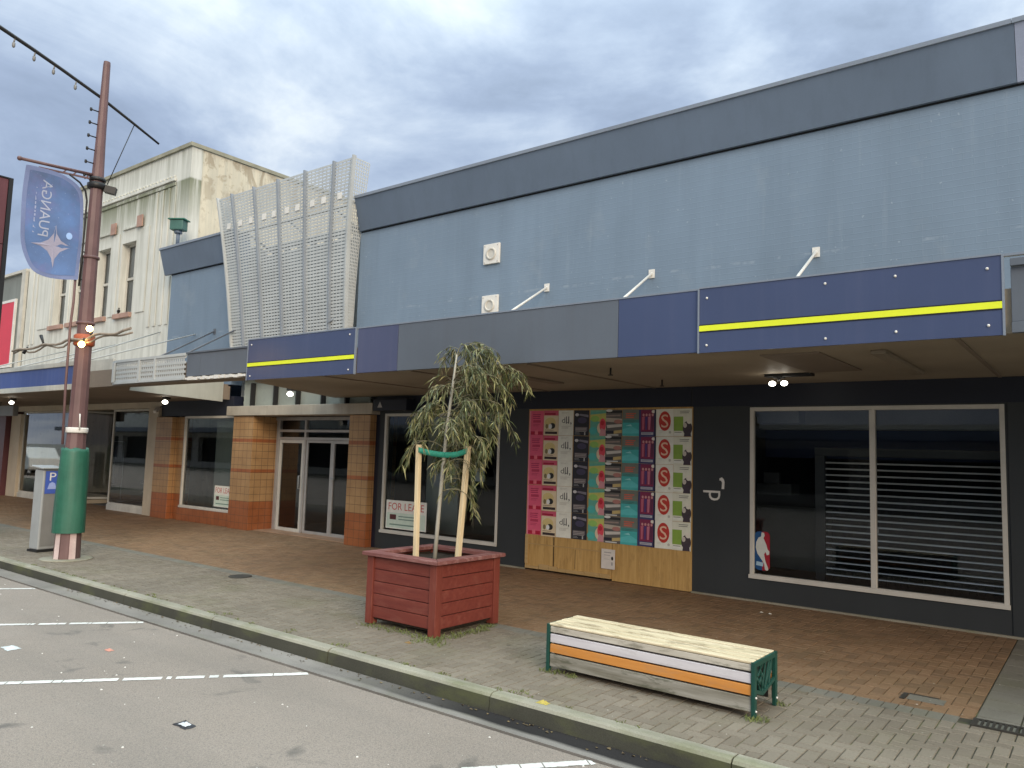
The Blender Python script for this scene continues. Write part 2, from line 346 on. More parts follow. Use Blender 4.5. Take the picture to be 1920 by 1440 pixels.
# shared materials
M = dict(
    blue=m_bluewall(), cornice=paint('charcoal_blue_metal', (.128, .168, .23), .45, .12, .8, .04, 60, .15, .05),
    cornice2=paint('pale_blue_metal', (.30, .34, .45), .45, .12, .8),
    flash=paint('grey_flashing', (.2, .23, .28), .4, .1), gap=paint('painted_shadow_strip', (.01, .011, .014), .8, .1),
    dark=paint('charcoal_wall_paint', (.034, .038, .04), .5, .18, .7, .08, 60, .1),
    navyblack=paint('navy_black_paint', (.012, .015, .028), .45, .2, .8),
    navy=paint('navy_panel', (.048, .066, .14), .3, .14, .5, .05, 70, .2, .02, spec=.5, dirt=(.09, .1, .17)),
    fgrey=paint('grey_fascia_paint', (.108, .125, .152), .5, .14, .7, .06, 60, .3, dirt=(.09, .095, .105)),
    purple=paint('dull_purple_panel', (.068, .078, .145), .4, .12, .6, .05, 60, .22, dirt=(.12, .12, .17)),
    yellow=paint('acid_yellow_stripe', (.72, .78, .03), .4, .06, 2, .03),
    alu=paint('dull_aluminium', (.45, .43, .41), .4, .12, 4, .05, 80, 0, .03, .35),
    whitealu=paint('white_frame', (.56, .535, .48), .45, .1, 3, .05),
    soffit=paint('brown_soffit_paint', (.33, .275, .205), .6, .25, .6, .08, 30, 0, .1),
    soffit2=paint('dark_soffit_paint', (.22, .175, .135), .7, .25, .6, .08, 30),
    cream=m_cream('stained_cream_render', (.62, .62, .57), 'front'), creamside=m_cream('peeling_cream_render', (.60, .55, .43), 'side'),
    creamp=paint('cream_paint', (.52, .44, .33), .6, .15, 1.5, .08, 50, .2), creamw=paint('old_white_paint', (.55, .53, .47), .65, .2, 2, .1, 40, .25, dirt=(.25, .23, .18)),
    terrpale=paint('faded_terracotta_paint', (.38, .24, .19), .7, .25, 3, .1), terr=paint('terracotta_paint', (.27, .105, .06), .65, .2, 3, .1), tile=m_tile(),
    greyw=paint('grey_green_render', (.2, .215, .2), .75, .15, .8, .1, 40, .3), red=paint('red_sign_panel', (.6, .035, .06), .45, .08),
    maroon=paint('maroon_enamel', (.115, .042, .048), .4, .2, 1.2, .08, 60, .15), maroonp=paint('faded_maroon_steel', (.14, .08, .08), .45, .25, 2.5, .1, 60, .25, dirt=(.28, .18, .17)),
    black=paint('black_metal', (.015, .015, .016), .45, .1), green=paint('green_wrap', (.022, .115, .075), .5, .25, 3, .12, 30, .35, .3, dirt=(.09, .19, .14)),
    white=paint('white_paint', (.7, .68, .64), .5, .12, 3, .1), pinkw=paint('pinkish_white_paint', (.62, .5, .48), .55, .2, 4, .15, 40, .3, dirt=(.35, .15, .15)),
    steel=paint('brushed_steel', (.34, .355, .36), .38, .1, 3, .06, 80, .12, .03, .15), steel2=paint('grey_steel_panel', (.22, .218, .212), .4, .12, 3, .06, 80, .1, .03, .1),
    pblue=paint('parking_blue', (.06, .11, .42), .4, .1), mesh=paint('pale_grey_powder_coat', (.44, .46, .46), .5, .12, 1.2, .06, 50, .15),
    rib=paint('grey_powder_coat', (.25, .28, .32), .5, .12, 1.2), clad=paint('pale_weatherboard', (.5, .51, .46), .6, .15, 1.2, .06, 50, .15),
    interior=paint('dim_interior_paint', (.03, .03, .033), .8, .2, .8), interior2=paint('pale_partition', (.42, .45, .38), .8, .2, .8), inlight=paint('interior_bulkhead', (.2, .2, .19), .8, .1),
    inblue=paint('interior_blue', (.02, .035, .09), .7, .1),
    shutter=paint('galvanised_slat', (.6, .59, .56), .4, .2, 2, .06, 70, 0, .05, .6),
    ply=m_wood('bare_plywood', (.40, .235, .075), (.56, .36, .135), 2, .7, .3, (.2, .11, .04)), plyedge=m_wood('plywood_batten', (.38, .25, .1), (.5, .34, .16), 0),
    planter=m_wood('oxblood_painted_boards', (.125, .026, .02), (.18, .042, .029), 0, .5, .25, (.25, .09, .065)), rim=m_wood('weathered_maroon_boards', (.13, .045, .04), (.22, .09, .08), 0, .6, .45, (.34, .2, .18)),
    soil=paint('potting_soil', (.03, .022, .015), .95, .4, 12, .2, 60, 0, .8), stake=m_wood('new_pine', (.62, .48, .28), (.76, .63, .42), 2, .6), bark=m_wood('young_bark', (.27, .25, .2), (.42, .4, .34), 2, .8),
    leaf=m_leaf(), tie=paint('green_webbing', (.03, .27, .19), .7, .2, 6), benchtop=m_wood('bleached_timber', (.48, .39, .24), (.68, .58, .41), 0, .7, .8, (.27, .21, .13)),
    bgrey=m_wood('weathered_grey_timber', (.16, .145, .11), (.34, .32, .28), 0, .8, .8, (.09, .09, .06)), blilac=m_wood('lilac_painted_timber', (.5, .47, .5), (.62, .59, .61), 0, .6, .4, (.4, .38, .38)),
    borange=m_wood('orange_painted_timber', (.5, .2, .04), (.62, .27, .07), 0, .6, .4, (.42, .22, .1)), bgreen=paint('bottle_green_enamel', (.012, .062, .048), .4, .2, 5, .1, 60, .1),
    bedge=m_wood('bleached_edge_timber', (.36, .32, .26), (.56, .52, .45), 0, .7, .75, (.2, .18, .14)),
    asphalt=m_asphalt(), brown=m_paver('brown_clay_pavers', (.205, .122, .066), (.258, .162, .092), .12, (.12, .075, .042)),
    grey=m_paver('grey_concrete_pavers', (.165, .136, .102), (.212, .178, .136), .3), slab=m_paver('grey_slabs', (.155, .142, .115), (.195, .18, .148), .3),
    joint=m_concrete('mossy_joint_sand', (.055, .05, .035), .8), kerb=m_concrete('kerb_concrete', (.27, .25, .195), .5), kerbface=m_concrete('grimy_shaded_kerb_face', (.062, .06, .045), .45), gutter=m_concrete('gutter_concrete', (.22, .2, .18), .15, 1),  # kerb face colour is darkened for its shading as well as grime
    ground=m_concrete('plain_ground', (.2, .19, .17), .3), line=paint('worn_road_paint', (.66, .64, .6), .7, .2, 3, .2, 30),
    iron=paint('cast_iron', (.04, .036, .03), .6, .3, 6), moss=paint('moss_green', (.1, .15, .03), .9, .4, 9), weed=paint('weed_green', (.15, .175, .055), .7, .4, 9),
)
GLASS_SHOP = GLASS

# ------------------------------------------------------------------ ground
def sheet(name, x0, x1, y0, y1, z, m, label, cat):
    o = MB().add([(x0, y0, z), (x1, y0, z), (x1, y1, z), (x0, y1, z)], [(0, 1, 2, 3)]).build(name, m)
    return tag(o, label, cat, kind='structure')
sheet('ground', -600, 600, -600, 600, -.3, M['ground'], 'plain ground stretching away under the street and buildings', 'ground')
sheet('road', -90, 60, -14, 4.763, -.132, M['asphalt'], 'worn grey asphalt road with angled parking bays', 'road')
sheet('road_edge_gap', -90, 60, 4.763, 4.80, -.15, M['black'], 'thin dark joint between the asphalt and the gutter', 'joint')

g = MB()   # gutter channel
g.prism_x([(4.80, -.3), (5.085, -.3), (5.085, -.135), (4.95, -.14), (4.80, -.128)], -90, 60)
tag(g.build('gutter', M['gutter']), 'concrete gutter channel along the kerb with a dark wet stain at its right end', 'gutter', kind='structure')
k = MB(); x = -90.0; rr = random.Random(3)
joints = [-8.18 - 2.05 * i for i in range(40)][::-1] + [-8.18 + 2.05 * i for i in range(1, 30)]
for a, b in zip(joints[:-1], joints[1:]):
    d = rr.uniform(-.004, .004)
    k.prism_x([(5.11 + d, -.028), (5.235, -.028), (5.235, .001), (5.15 + d, .002), (5.125 + d, -.008)], a + .006, b - .006)
    k.prism_x([(5.087 + d, -.3), (5.235, -.3), (5.235, -.029), (5.108 + d, -.029)], a + .004, b - .004, 1)  # upright face: shade painted in together with grime
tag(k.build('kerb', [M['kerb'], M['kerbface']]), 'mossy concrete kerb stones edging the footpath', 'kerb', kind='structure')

sheet('footpath_bed', -90, 60, 5.236, 11.6, -.007, M['joint'], 'dark sandy bed showing in the joints of the footpath', 'footpath bed')

def bricks(x0, x1, y0, y1, W=.1, gap=.0035, seed=1, t=.004):
    mb = MB(); rr = random.Random(seed)
    nx, ny = int((x1 - x0) / W), int((y1 - y0) / W + .5)
    for i in range(-1, nx + 1):
        for j in range(-1, ny + 1):
            d = (i - j) % 4
            if d == 0: a, b, c, e = i, i + 2, j, j + 1
            elif d == 3: a, b, c, e = i, i + 1, j, j + 2
            else: continue
            a, b, c, e = max(a, 0), min(b, nx), max(c, 0), min(e, ny)
            if b <= a or e <= c: continue
            X0, X1, Y0, Y1 = x0 + a * W + gap, x0 + b * W - gap, y0 + c * W + gap, y0 + e * W - gap
            h = rr.uniform(-.0012, .0012)
            mb.add([(X0, Y0, -.007), (X1, Y0, -.007), (X1, Y1, -.007), (X0, Y1, -.007),
                    (X0 + t, Y0 + t, h), (X1 - t, Y0 + t, h + rr.uniform(-.001, .001)), (X1 - t, Y1 - t, h), (X0 + t, Y1 - t, h + rr.uniform(-.001, .001))],
                   [(4, 5, 6, 7), (0, 1, 5, 4), (1, 2, 6, 5), (2, 3, 7, 6), (3, 0, 4, 7)])
    return mb
tag(bricks(-33, 7, 5.245, 7.01, seed=2).build('footpath', M['grey']), 'grey herringbone brick footpath along the kerb, mossy in places', 'footpath', kind='structure')
tag(bricks(-33, -.9, 7.21, 11.5, gap=.0025, seed=5, t=.0025).build('brown_paving', M['brown']), 'brown herringbone brick paving under the shop canopy', 'paving', kind='structure')
mb = MB(); rr = random.Random(11)
for i in range(int((33 - .9) / .11)):     # soldier course between the two
    X = -33 + i * .11
    mb.box(X + .004, X + .106, 7.015, 7.205, -.02, rr.uniform(-.001, .001))
for i in range(26):                        # larger slabs right of the brown field
    for j in range(15):
        X, Y = -.895 + i * .3, 7.02 + j * .3
        mb.box(X + .006, X + .294, Y + .006, Y + .294, -.02, rr.uniform(-.001, .0015))
tag(mb.build('paving_border', M['slab']), 'grey border course and square slabs around the brown paving', 'paving', kind='structure')

# road markings
LN = []
dx, dy = math.cos(R(50.5)), math.sin(R(50.5))
for i, (ex, lab) in enumerate([(-12.05, 'worn white parking line furthest up the street, short in view'), (-9.0, 'white parking line between the two litter scraps and the far line'),
                               (-5.95, 'long white parking line crossing the lower left of the road'), (-2.86, 'cracked white parking line at the bottom edge near the bench'), ]):
    mb = MB(); L = 5.2; seg = 130; rr = random.Random(i); w = .042
    px, py = -dy, dx
    e0 = 4.755
    for s in range(seg):
        if rr.random() < .05: continue
        a, b = -L * s / seg - rr.choice((0, 0, 0, 0, 0, 0, .009)), -L * (s + 1) / seg
        q = []
        for t, sgn in ((a, -1), (b, -1), (b, 1), (a, 1)):
            ww = w * rr.uniform(.82, 1.08)
            X, Y = ex + dx * t + px * sgn * ww, e0 + dy * t + py * sgn * ww
            q.append((X, min(Y, 4.76), -.128))
        mb.add(q, [(3, 2, 1, 0)])
    o = mb.build('parking_line', M['line']); tag(o, lab, 'road marking', 'parking bay lines', 'structure')

# ------------------------------------------------------------------ blue-grey shop building
B = thing('shop_building', 'long blue-grey single-storey shop building with charcoal cornice and dark shopfront', 'building', (-6.5, 10.95, 0))
XL, XR = -20.62, 9.0
up = MB(); up.wall(XL, -17.35, 3.5, 7.2, 10.95, 11.25); up.wall(-12.75, XR, 3.5, 7.2, 10.95, 11.25)
up.build('upper_wall', M['blue'], B)
rc = MB(); rc.wall(-17.35, -12.75, 3.0, 6.95, 11.75, 11.95)
rc.box(-17.36, -17.33, 11.25, 11.75, 3.0, 7.1); rc.box(-12.77, -12.74, 11.25, 11.75, 3.0, 7.1)
for i in range(9): rc.box(-17.2 + i * .53, -17.08 + i * .53, 11.8, 11.9, 6.95, 7.12)
rc.box(-17.35, -12.75, 11.78, 11.92, 7.12, 7.25)
rc.build('recess_wall', paint('grey_recess_paint', (.22, .24, .25), .7, .2), B)
cor = [(10.95, 6.69), (10.885, 6.69), (10.70, 7.36), (11.25, 7.36), (11.25, 7.2), (10.95, 7.2)]
c1 = MB(); c1.prism_x(cor[::-1], -20.9, -17.38); c1.prism_x(cor[::-1], -12.72, -.74)
corn = c1.build('cornice', M['cornice'], B)
cap = MB()
for a, b in ((-20.92, -17.36), (-12.74, -.76), (-.76, XR)): cap.box(a, b - .004, 10.675, 11.28, 7.36, 7.42)
cap.build('cornice_capping', M['flash'], corn)
c2 = MB(); c2.prism_x(cor[::-1], -.735, XR); c2.build('cornice_end', M['cornice2'], corn)
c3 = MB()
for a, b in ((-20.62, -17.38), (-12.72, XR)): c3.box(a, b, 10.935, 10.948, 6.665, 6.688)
c3.build('cornice_shadow_strip', M['gap'], corn)  # thin dark strip painting the shadow line under the cornice
rf = MB(); rf.box(XL, XR, 11.97, 24, 6.55, 6.65); rf.box(XL, XR, 23.7, 24, -.3, 6.55); rf.box(XR - .3, XR, 11.25, 23.7, -.3, 6.55); rf.box(XL, XL + .2, 11.25, 23.7, 3.3, 6.9)
rf.build('roof', M['cornice'], B)

# ground floor dark wall
gw = MB(); gw.wall(-11.87, -.955, 0, 3.2, 10.95, 11.2, [(-11.72, -8.7, .33, 2.72), (-8.05, -4.97, -1, 2.765), (-4.09, -.97, .33, 2.745)])
gw.wall(-.94, XR, 0, 3.2, 10.95, 11.2, [(.2, 3.4, .33, 2.745), (4.2, 7.4, .33, 2.745)])
gw.box(-.955, -.94, 10.962, 11.2, 0, 3.2)
gw.build('shopfront_wall', M['dark'], B)
bd = MB(); bd.box(-11.86, -5.0, 10.944, 10.949, 2.775, 3.075); bd.box(-4.985, XR, 10.944, 10.949, 2.765, 3.075)
bd.build('shopfront_band', M['navyblack'], B)
ft = MB(); ft.box(-8.75, -8.05, 10.915, 10.949, 0, .025); ft.box(-4.97, XR, 10.915, 10.949, -.01, .025); ft.build('wall_foot', M['kerb'], B)

def shop_window(parent, x0, x1, z0, z1, mull=(), y=10.99, w=.055, frame_m='whitealu', glass=None):
    f = MB(); f.frame(x0, x1, z0, z1, y - .05, y + .03, w)
    for m_ in mull: f.box(m_ - .035, m_ + .035, y - .055, y + .035, z0 + w, z1 - w)
    f.box(x0 - .01, x1 + .01, y - .075, y - .052, z0 - .01, z0 + .045)
    o = f.build('window', M[frame_m], parent, .004)
    ed = [x0 + w] + [v for m_ in mull for v in (m_ - .035, m_ + .035)] + [x1 - w]
    for a, b in zip(ed[::2], ed[1::2]):
        MB().rect(a, b, z0 + w, z1 - w, y).build('pane', glass or GLASS, o)
    return o
shop_window(B, -4.09, -.97, .33, 2.745, (-2.45,))
shop_window(B, -11.72, -8.7, .33, 2.72, (), frame_m='whitealu')
shop_window(B, .2, 3.4, .33, 2.745, (1.8,)); shop_window(B, 4.2, 7.4, .33, 2.745, (5.8,))

# tiled entrance part
pil = MB(); pil.box(-20.56, -19.74, 10.78, 11.2, 0, 2.69); pil.box(-19.738, -19.42, 10.955, 11.2, 0, 2.69)
pil.build('tiled_pilaster', M['tile'], B, .008)
pil = MB(); pil.box(-16.88, -16.06, 10.78, 11.55, 0, 2.69); pil.build('tiled_pilaster', M['tile'], B, .008)
pil = MB(); pil.box(-12.62, -11.98, 10.78, 11.55, 0, 2.69); pil.build('tiled_pilaster', M['tile'], B, .008)
dd = MB(); dd.box(-19.41, -16.89, 10.885, 11.2, 0, .335); dd.build('tiled_dado', M['tile'], B, .006)
lint = MB(); lint.box(-20.6, -17.15, 10.93, 11.2, 2.72, 3.2); lint.build('lintel', M['navyblack'], B); MB().box(-11.98, -11.87, 10.95, 11.2, 0, 3.2).build('pier', M['navyblack'], B)
bm_ = MB(); bm_.box(-17.12, -11.88, 10.72, 11.2, 2.70, 2.93); bm_.build('entrance_beam', paint('greyed_beam_paint', (.40, .355, .29), .6, .2, 1.5, .08, 50, .25), B, .01)
w1 = shop_window(B, -19.36, -16.89, .34, 2.715, (), 10.97, .06, glass=GLASSR)
cl = MB()
for i in range(8): cl.prism_x([(11.06, 2.93 + i * .14), (11.045, 2.93 + i * .14), (11.03, 3.07 + i * .14), (11.06, 3.07 + i * .14)][::-1], -16.9, -12.3)
cl.build('clerestory_cladding', paint('grey_green_weatherboard', (.3, .33, .3), .6, .18, 1.2, .06, 50, .2), B)
for X in (-16.42, -15.5, -14.65, -13.75, -12.95):
    MB().box(X - .02, X + .02, 10.90, 11.02, 2.935, 3.5).build('clerestory_bracket', M['black'], B)
# entrance doors
D = MB(); Y = 11.45
D.box(-16.06, -12.62, Y - .03, Y + .05, 2.62, 2.70); D.box(-15.95, -12.62, Y - .04, Y + .04, 2.34, 2.40); D.box(-15.95, -12.62, Y - .04, Y + .04, 2.16, 2.22)
for X, w in ((-15.95, .06), (-14.93, .06), (-13.1, .06)): D.box(X, X + w, Y - .045, Y + .045, 0, 2.62)
D.box(-16.06, -15.95, Y, Y + .05, 0, 2.62); D.box(-13.04, -12.62, Y, Y + .05, 0, 2.62)
dr = D.build('door_frame', M['alu'], B, .004)
MB().rect(-15.89, -13.1, 2.40, 2.62, Y).build('transom_pane', GLASS, dr)
MB().rect(-15.89, -13.1, 2.22, 2.34, Y).rect(-13.9, -13.1, 2.24, 2.32, Y + .02).build('transom_band', M['alu'] if False else GLASS, dr)
d1 = MB(); d1.frame(-15.88, -14.94, .01, 2.155, Y - .03, Y + .02, .075); d1 = d1.build('door', M['whitealu'], B, .004)
MB().rect(-15.80, -15.02, .09, 2.08, Y).build('pane', GLASSR, d1)
MB().tube([(-15.0, Y - .045, 1.02), (-15.0, Y - .09, 1.02), (-15.0, Y - .09, 1.32), (-15.0, Y - .045, 1.32)], .014, 8).build('handle', M['steel'], d1)
d2 = MB(); d2.frame(-14.86, -13.92, .01, 2.155, Y - .02, Y + .02, .06); d2 = d2.build('door', M['alu'], B, .004)
MB().rect(-14.80, -13.98, .07, 2.09, Y).build('pane', GLASSR, d2)
d3 = MB(); d3.frame(-13.915, -13.105, .01, 2.155, Y - .03, Y + .02, .07); d3 = d3.build('door', M['alu'], B, .004)
MB().rect(-13.845, -13.175, .08, 2.08, Y).build('pane', GLASSR, d3)
MB().box(-13.9, -13.78, Y - .07, Y - .032, 1.28, 1.33).build('handle', M['steel'], d3)
st = MB(); st.box(-16.06, -12.62, 10.95, 11.5, -.02, .012); st.build('threshold', paint('pinkish_tile_step', (.36, .22, .14), .5), B)

# interiors: floor, ceiling, back walls and partitions behind the glass
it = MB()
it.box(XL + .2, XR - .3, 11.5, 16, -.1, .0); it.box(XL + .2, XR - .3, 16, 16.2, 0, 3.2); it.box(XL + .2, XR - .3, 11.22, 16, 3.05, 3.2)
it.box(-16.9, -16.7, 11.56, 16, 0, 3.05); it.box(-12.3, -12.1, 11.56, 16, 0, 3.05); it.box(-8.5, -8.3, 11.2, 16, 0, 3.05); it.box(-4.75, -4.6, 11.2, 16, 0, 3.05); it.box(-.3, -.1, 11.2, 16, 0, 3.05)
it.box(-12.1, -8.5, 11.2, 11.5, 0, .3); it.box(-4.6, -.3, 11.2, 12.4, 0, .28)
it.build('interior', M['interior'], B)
pt = MB(); pt.box(-18.75, -16.92, 11.5, 11.55, .0, 2.6); pt.box(-11.4, -10.5, 11.9, 11.95, .3, 2.7); pt.box(-15.8, -13.2, 14.2, 14.28, .5, 2.4); pt.build('interior_partition', M['interior2'], B)
pt = MB(); pt.box(-4.59, -.31, 12.7, 13.2, 2.52, 3.04); pt.box(-4.3, -3.6, 11.6, 11.9, 2.55, 3.0); pt.build('interior_bulkhead', M['inlight'], B)
pt = MB(); pt.box(-4.59, -.31, 13.0, 13.1, 2.05, 2.5); pt.build('interior_blue_band', M['inblue'], B)
cb = MB(); cb.box(-4.55, -3.55, 12.6, 13.1, .29, 1.2); cb.box(-4.55, -3.5, 12.55, 13.15, 1.2, 1.24); cb.box(-4.55, -4.0, 12.5, 12.9, 1.45, 1.62)
cb.box(-4.45, -4.2, 12.52, 12.6, 1.63, 1.8); cb.build('shop_counter', paint('dark_counter', (.075, .08, .08), .7), B)

# canopy
CN = MB()
CN.prism_z([(-11.32, 7.47), (XR, 7.47), (XR, 10.94), (-13.3, 10.94), (-11.65, 7.8), (-11.32, 7.8)], 3.075, 3.45)
canopy = CN.build('canopy', M['soffit'], B)
c4 = MB()
c4.prism_z([(-17.4, 7.47), (-11.325, 7.47), (-11.325, 7.795), (-11.66, 7.795), (-16.05, 7.795), (-17.4, 7.795)], 3.11, 3.46)
c4.prism_z([(-17.4, 7.8), (-16.06, 7.8), (-17.34, 10.72), (-17.34, 10.92), (-17.4, 10.92)], 3.115, 3.45)
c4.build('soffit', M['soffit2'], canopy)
hb = MB(); hb.add([(-16.04, 7.80, 3.05), (-17.32, 10.72, 3.05), (-17.32, 10.72, 3.7), (-16.04, 7.80, 3.7)], [(0, 1, 2, 3)])
hb.add([(-16.07, 7.80, 3.05), (-17.36, 10.72, 3.05), (-17.36, 10.72, 3.7), (-16.07, 7.80, 3.7)], [(3, 2, 1, 0)])
hb.build('skylight_cheek', M['clad'], canopy)
fs = MB(); fs.box(-7.76, -4.275, 7.424, 7.468, 3.065, 3.715); fs.build('fascia_panel', M['fgrey'], canopy, .004)
fs = MB(); fs.box(-8.595, -7.765, 7.422, 7.468, 3.065, 3.715); fs.build('fascia_panel', M['purple'], canopy, .004)['label'] = 'dull purple fascia panel'
fs = MB(); fs.box(-4.27, -3.33, 7.422, 7.468, 3.065, 3.715); f4 = fs.build('fascia_panel', M['navy'], canopy, .004); f4['label'] = 'plain navy fascia panel'
fs = MB(); fs.box(-.59, XR, 7.44, 7.468, 3.165, 3.62); fs.box(-.59, XR, 7.40, 7.468, 3.625, 3.69); fs.box(-.59, XR, 7.41, 7.468, 3.07, 3.16); fs.build('fascia_panel', M['fgrey'], canopy, .004)
fs = MB(); fs.box(-13.22, -11.32, 7.42, 7.468, 3.19, 3.60); fs.box(-13.24, -11.32, 7.40, 7.47, 3.605, 3.635); fs.box(-12.78, -12.77, 7.415, 7.419, 3.2, 3.6); fs.build('fascia_panel', M['fgrey'], canopy, .003)
pe = MB(); rr = random.Random(5); X = -13.2
while X < -11.34:
    w = rr.uniform(.03, .12); pe.box(X, min(X + w, -11.33), 7.40 - rr.uniform(0, .012), 7.466, 3.115 + rr.uniform(0, .02), 3.185 - rr.uniform(0, .02)); X += w + rr.choice((0, .004, .004, .02))
pe.build('peeling_trim', M['white'], canopy)
fs = MB(); fs.box(-11.32, XR, 7.416, 7.47, 3.716, 3.735); fs.build('fascia_capping', M['flash'], canopy)
for X, zz in ((-7.75, 3.70), (-5.70, 3.62), (-3.15, 3.62), (1.2, 3.62), (-18.26, 3.7), (-17.12, 3.7)):
    r_ = MB(); r_.tube([(X, 10.95, 4.92), (X, 8.9, zz)], .021, 8); r_.box(X - .05, X + .05, 10.93, 10.949, 4.84, 4.98); r_.build('stay_rod', M['white'] if X > -10 else M['fgrey'], canopy)
for X in (-9.5, -7.6, -5.6, -1.0, 1.5):      # soffit sheet joints
    MB().box(X - .02, X + .02, 7.55, 10.9, 3.062, 3.0745).build('soffit_batten', M['soffit2'], canopy)
for q in ((-2.85, -2.25, 7.9, 9.6, 3.06, 3.074), (-6.7, -6.5, 8.5, 9.7, 3.05, 3.074)): MB().box(*q).build('soffit_hatch', M['soffit2'], canopy)
sq = MB(); sq.box(-1.8, -1.66, 8.0, 10.0, 3.03, 3.074); sq.build('soffit_channel', paint('pale_channel', (.24, .2, .15), .6), canopy, .01)
for X, Y_ in ((-4.88, 8.31), (-4.93, 9.82)):
    sp = MB(); sp.tube([(X, Y_, 3.07), (X, Y_, 2.99)], .012, 8); sp.lathe(X, Y_, [(.035, 2.985), (.03, 2.975)], 10); sp.build('sprinkler_head', M['black'], canopy)

# fascia signs with yellow stripe
def fsign(x0, x1, screws, label):
    t = thing('fascia_sign', label, 'sign', ((x0 + x1) / 2, 7.41, 3.05), 'striped navy signs on the canopy')
    p = MB(); p.box(x0, x1, 7.40, 7.421, 3.055, 3.722); p = p.build('panel', M['navy'], t)
    e = MB(); e.box(x0 - .018, x0 - .001, 7.392, 7.425, 3.05, 3.73); e.box(x1 + .001, x1 + .018, 7.392, 7.425, 3.05, 3.73); e.box(x0, x1, 7.392, 7.425, 3.723, 3.74); e.build('edge_trim', M['flash'], t)
    s = MB(); s.box(x0, x1, 7.392, 7.3985, 3.278, 3.335); s.build('stripe', M['yellow'], t)
    b = MB(); b.box(x0, x1, 7.3955, 7.399, 3.335, 3.347); b.box(x0, x1, 7.3955, 7.399, 3.266, 3.278); b.build('stripe_outline', M['black'], t)
    for X, Z in screws:
        MB().ball((X, 7.397, Z), .013, 8).build('screw', M['white'], t)
fsign(-3.30, -.65, [(-3.22, 3.62), (-3.22, 3.13), (-2.05, 3.64), (-2.05, 3.12), (-1.45, 3.64), (-1.45, 3.14), (-.75, 3.62), (-.75, 3.14)], 'long navy sign with an acid yellow stripe at the right end of the canopy')
fsign(-11.29, -8.63, [(-11.2, 3.64), (-11.2, 3.12), (-8.75, 3.64), (-8.75, 3.12)], 'navy sign with a yellow stripe below the perforated screen')

# perforated tower screen
G = thing('perforated_screen', 'flared pale grey perforated metal screen with vertical ribs rising above the canopy', 'screen', (-15.1, 10.7, 3.7))
ZB, ZT = 3.6, 8.2
def gp(u, z):   # point on the front sheet
    t = (z - 4.55) / (8.2 - 4.55); xl = -17.2 + t * (-.6); xr = -12.9 + t * .3; y = 10.80 - .25 * t
    c = math.sin(max(0, min(1, t)) * math.pi) * .08
    return Vector((xl + c * .9 + (xr - xl - c * 1.8) * u, y + .02 * 0, z))
sh = MB(); rows = 62; pitch = (ZT - ZB) / rows
for i in range(rows + 1):
    z = ZB + i * pitch
    sh.beam(gp(0, z), gp(1, z), .006, .053)
for i in range(40):
    u = i / 39
    n_ = 8
    for j in range(n_):
        z0, z1 = ZB + (ZT - ZB) * j / n_, ZB + (ZT - ZB) * (j + 1) / n_
        sh.beam(gp(u, z0), gp(u, z1), .03, .004, up=(0, 1, 0))
sh.build('front_mesh', M['mesh'], G)
ribs = [.012, .115, .318, .52, .725, .93]
for u in [0.0, .12, .3, .485, .68, .875, 1.0]:
    r_ = MB(); n_ = 10
    for j in range(n_):
        z0, z1 = ZB + (ZT + .05 - ZB) * j / n_, ZB + (ZT + .05 - ZB) * (j + 1) / n_
        a, b = gp(u, z0), gp(u, z1)
        dp = .045
        a = a + Vector((0, -.02, 0)); b = b + Vector((0, -.02, 0))
        w = .042
        r_.add([a + Vector((-w / 2, -dp, 0)), a + Vector((w / 2, -dp, 0)), a + Vector((w / 2, dp, 0)), a + Vector((-w / 2, dp, 0)),
                b + Vector((-w / 2, -dp, 0)), b + Vector((w / 2, -dp, 0)), b + Vector((w / 2, dp, 0)), b + Vector((-w / 2, dp, 0))],
               [(0, 1, 5, 4), (1, 2, 6, 5), (2, 3, 7, 6), (3, 0, 4, 7)] + ([(0, 3, 2, 1)] if j == 0 else []) + ([(4, 5, 6, 7)] if j == n_ - 1 else []))
    r_.build('rib', M['rib'] if 0 < u < 1 else M['mesh'], G)
for side in (0, 1):       # side sheets running back to the wall
    sd = MB()
    def sp_(v, z):
        a = gp(side, z); return a.lerp(Vector((a.x, 10.97, z)), v)
    for i in range(rows // 1 + 1):
        z = ZB + i * pitch; sd.beam(sp_(0, z), sp_(1, z), .03, .005, up=(1, 0, 0))
    for v in (.02, .2, .36, .52, .68, .84, 1):
        for j in range(8):
            z0, z1 = ZB + (ZT - ZB) * j / 8, ZB + (ZT - ZB) * (j + 1) / 8
            sd.beam(sp_(v, z0), sp_(v, z1), .026, .005, up=(1, 0, 0))
    sd.build('side_mesh', M['mesh'], G)
fr = MB()
for z in (7.3, 6.1, 5.0): fr.tube([gp(.01, z) + Vector((0, .16, 0)), gp(.99, z) + Vector((0, .16, 0))], .03, 8)
for v in (.15, .5, .85):
    fr.tube([gp(v, 7.3) + Vector((0, .16, 0)), Vector((gp(v, 7.3).x, 11.7, 6.9))], .025, 8)
fr.tube([gp(.93, 4.9) + Vector((0, .1, 0)), Vector((gp(.93, 4.9).x - .25, 10.72, 4.7))], .02, 8)
fr.build('support_frame', M['rib'], G)
for u in (.06, .16, .25, .36, .44, .54, .62, .73, .81, .92):
    p0 = gp(u, 7.47); MB().box(p0.x - .075, p0.x + .075, p0.y - .012, p0.y - .006, 7.39, 7.54).build('white_tab', M['white'], G)

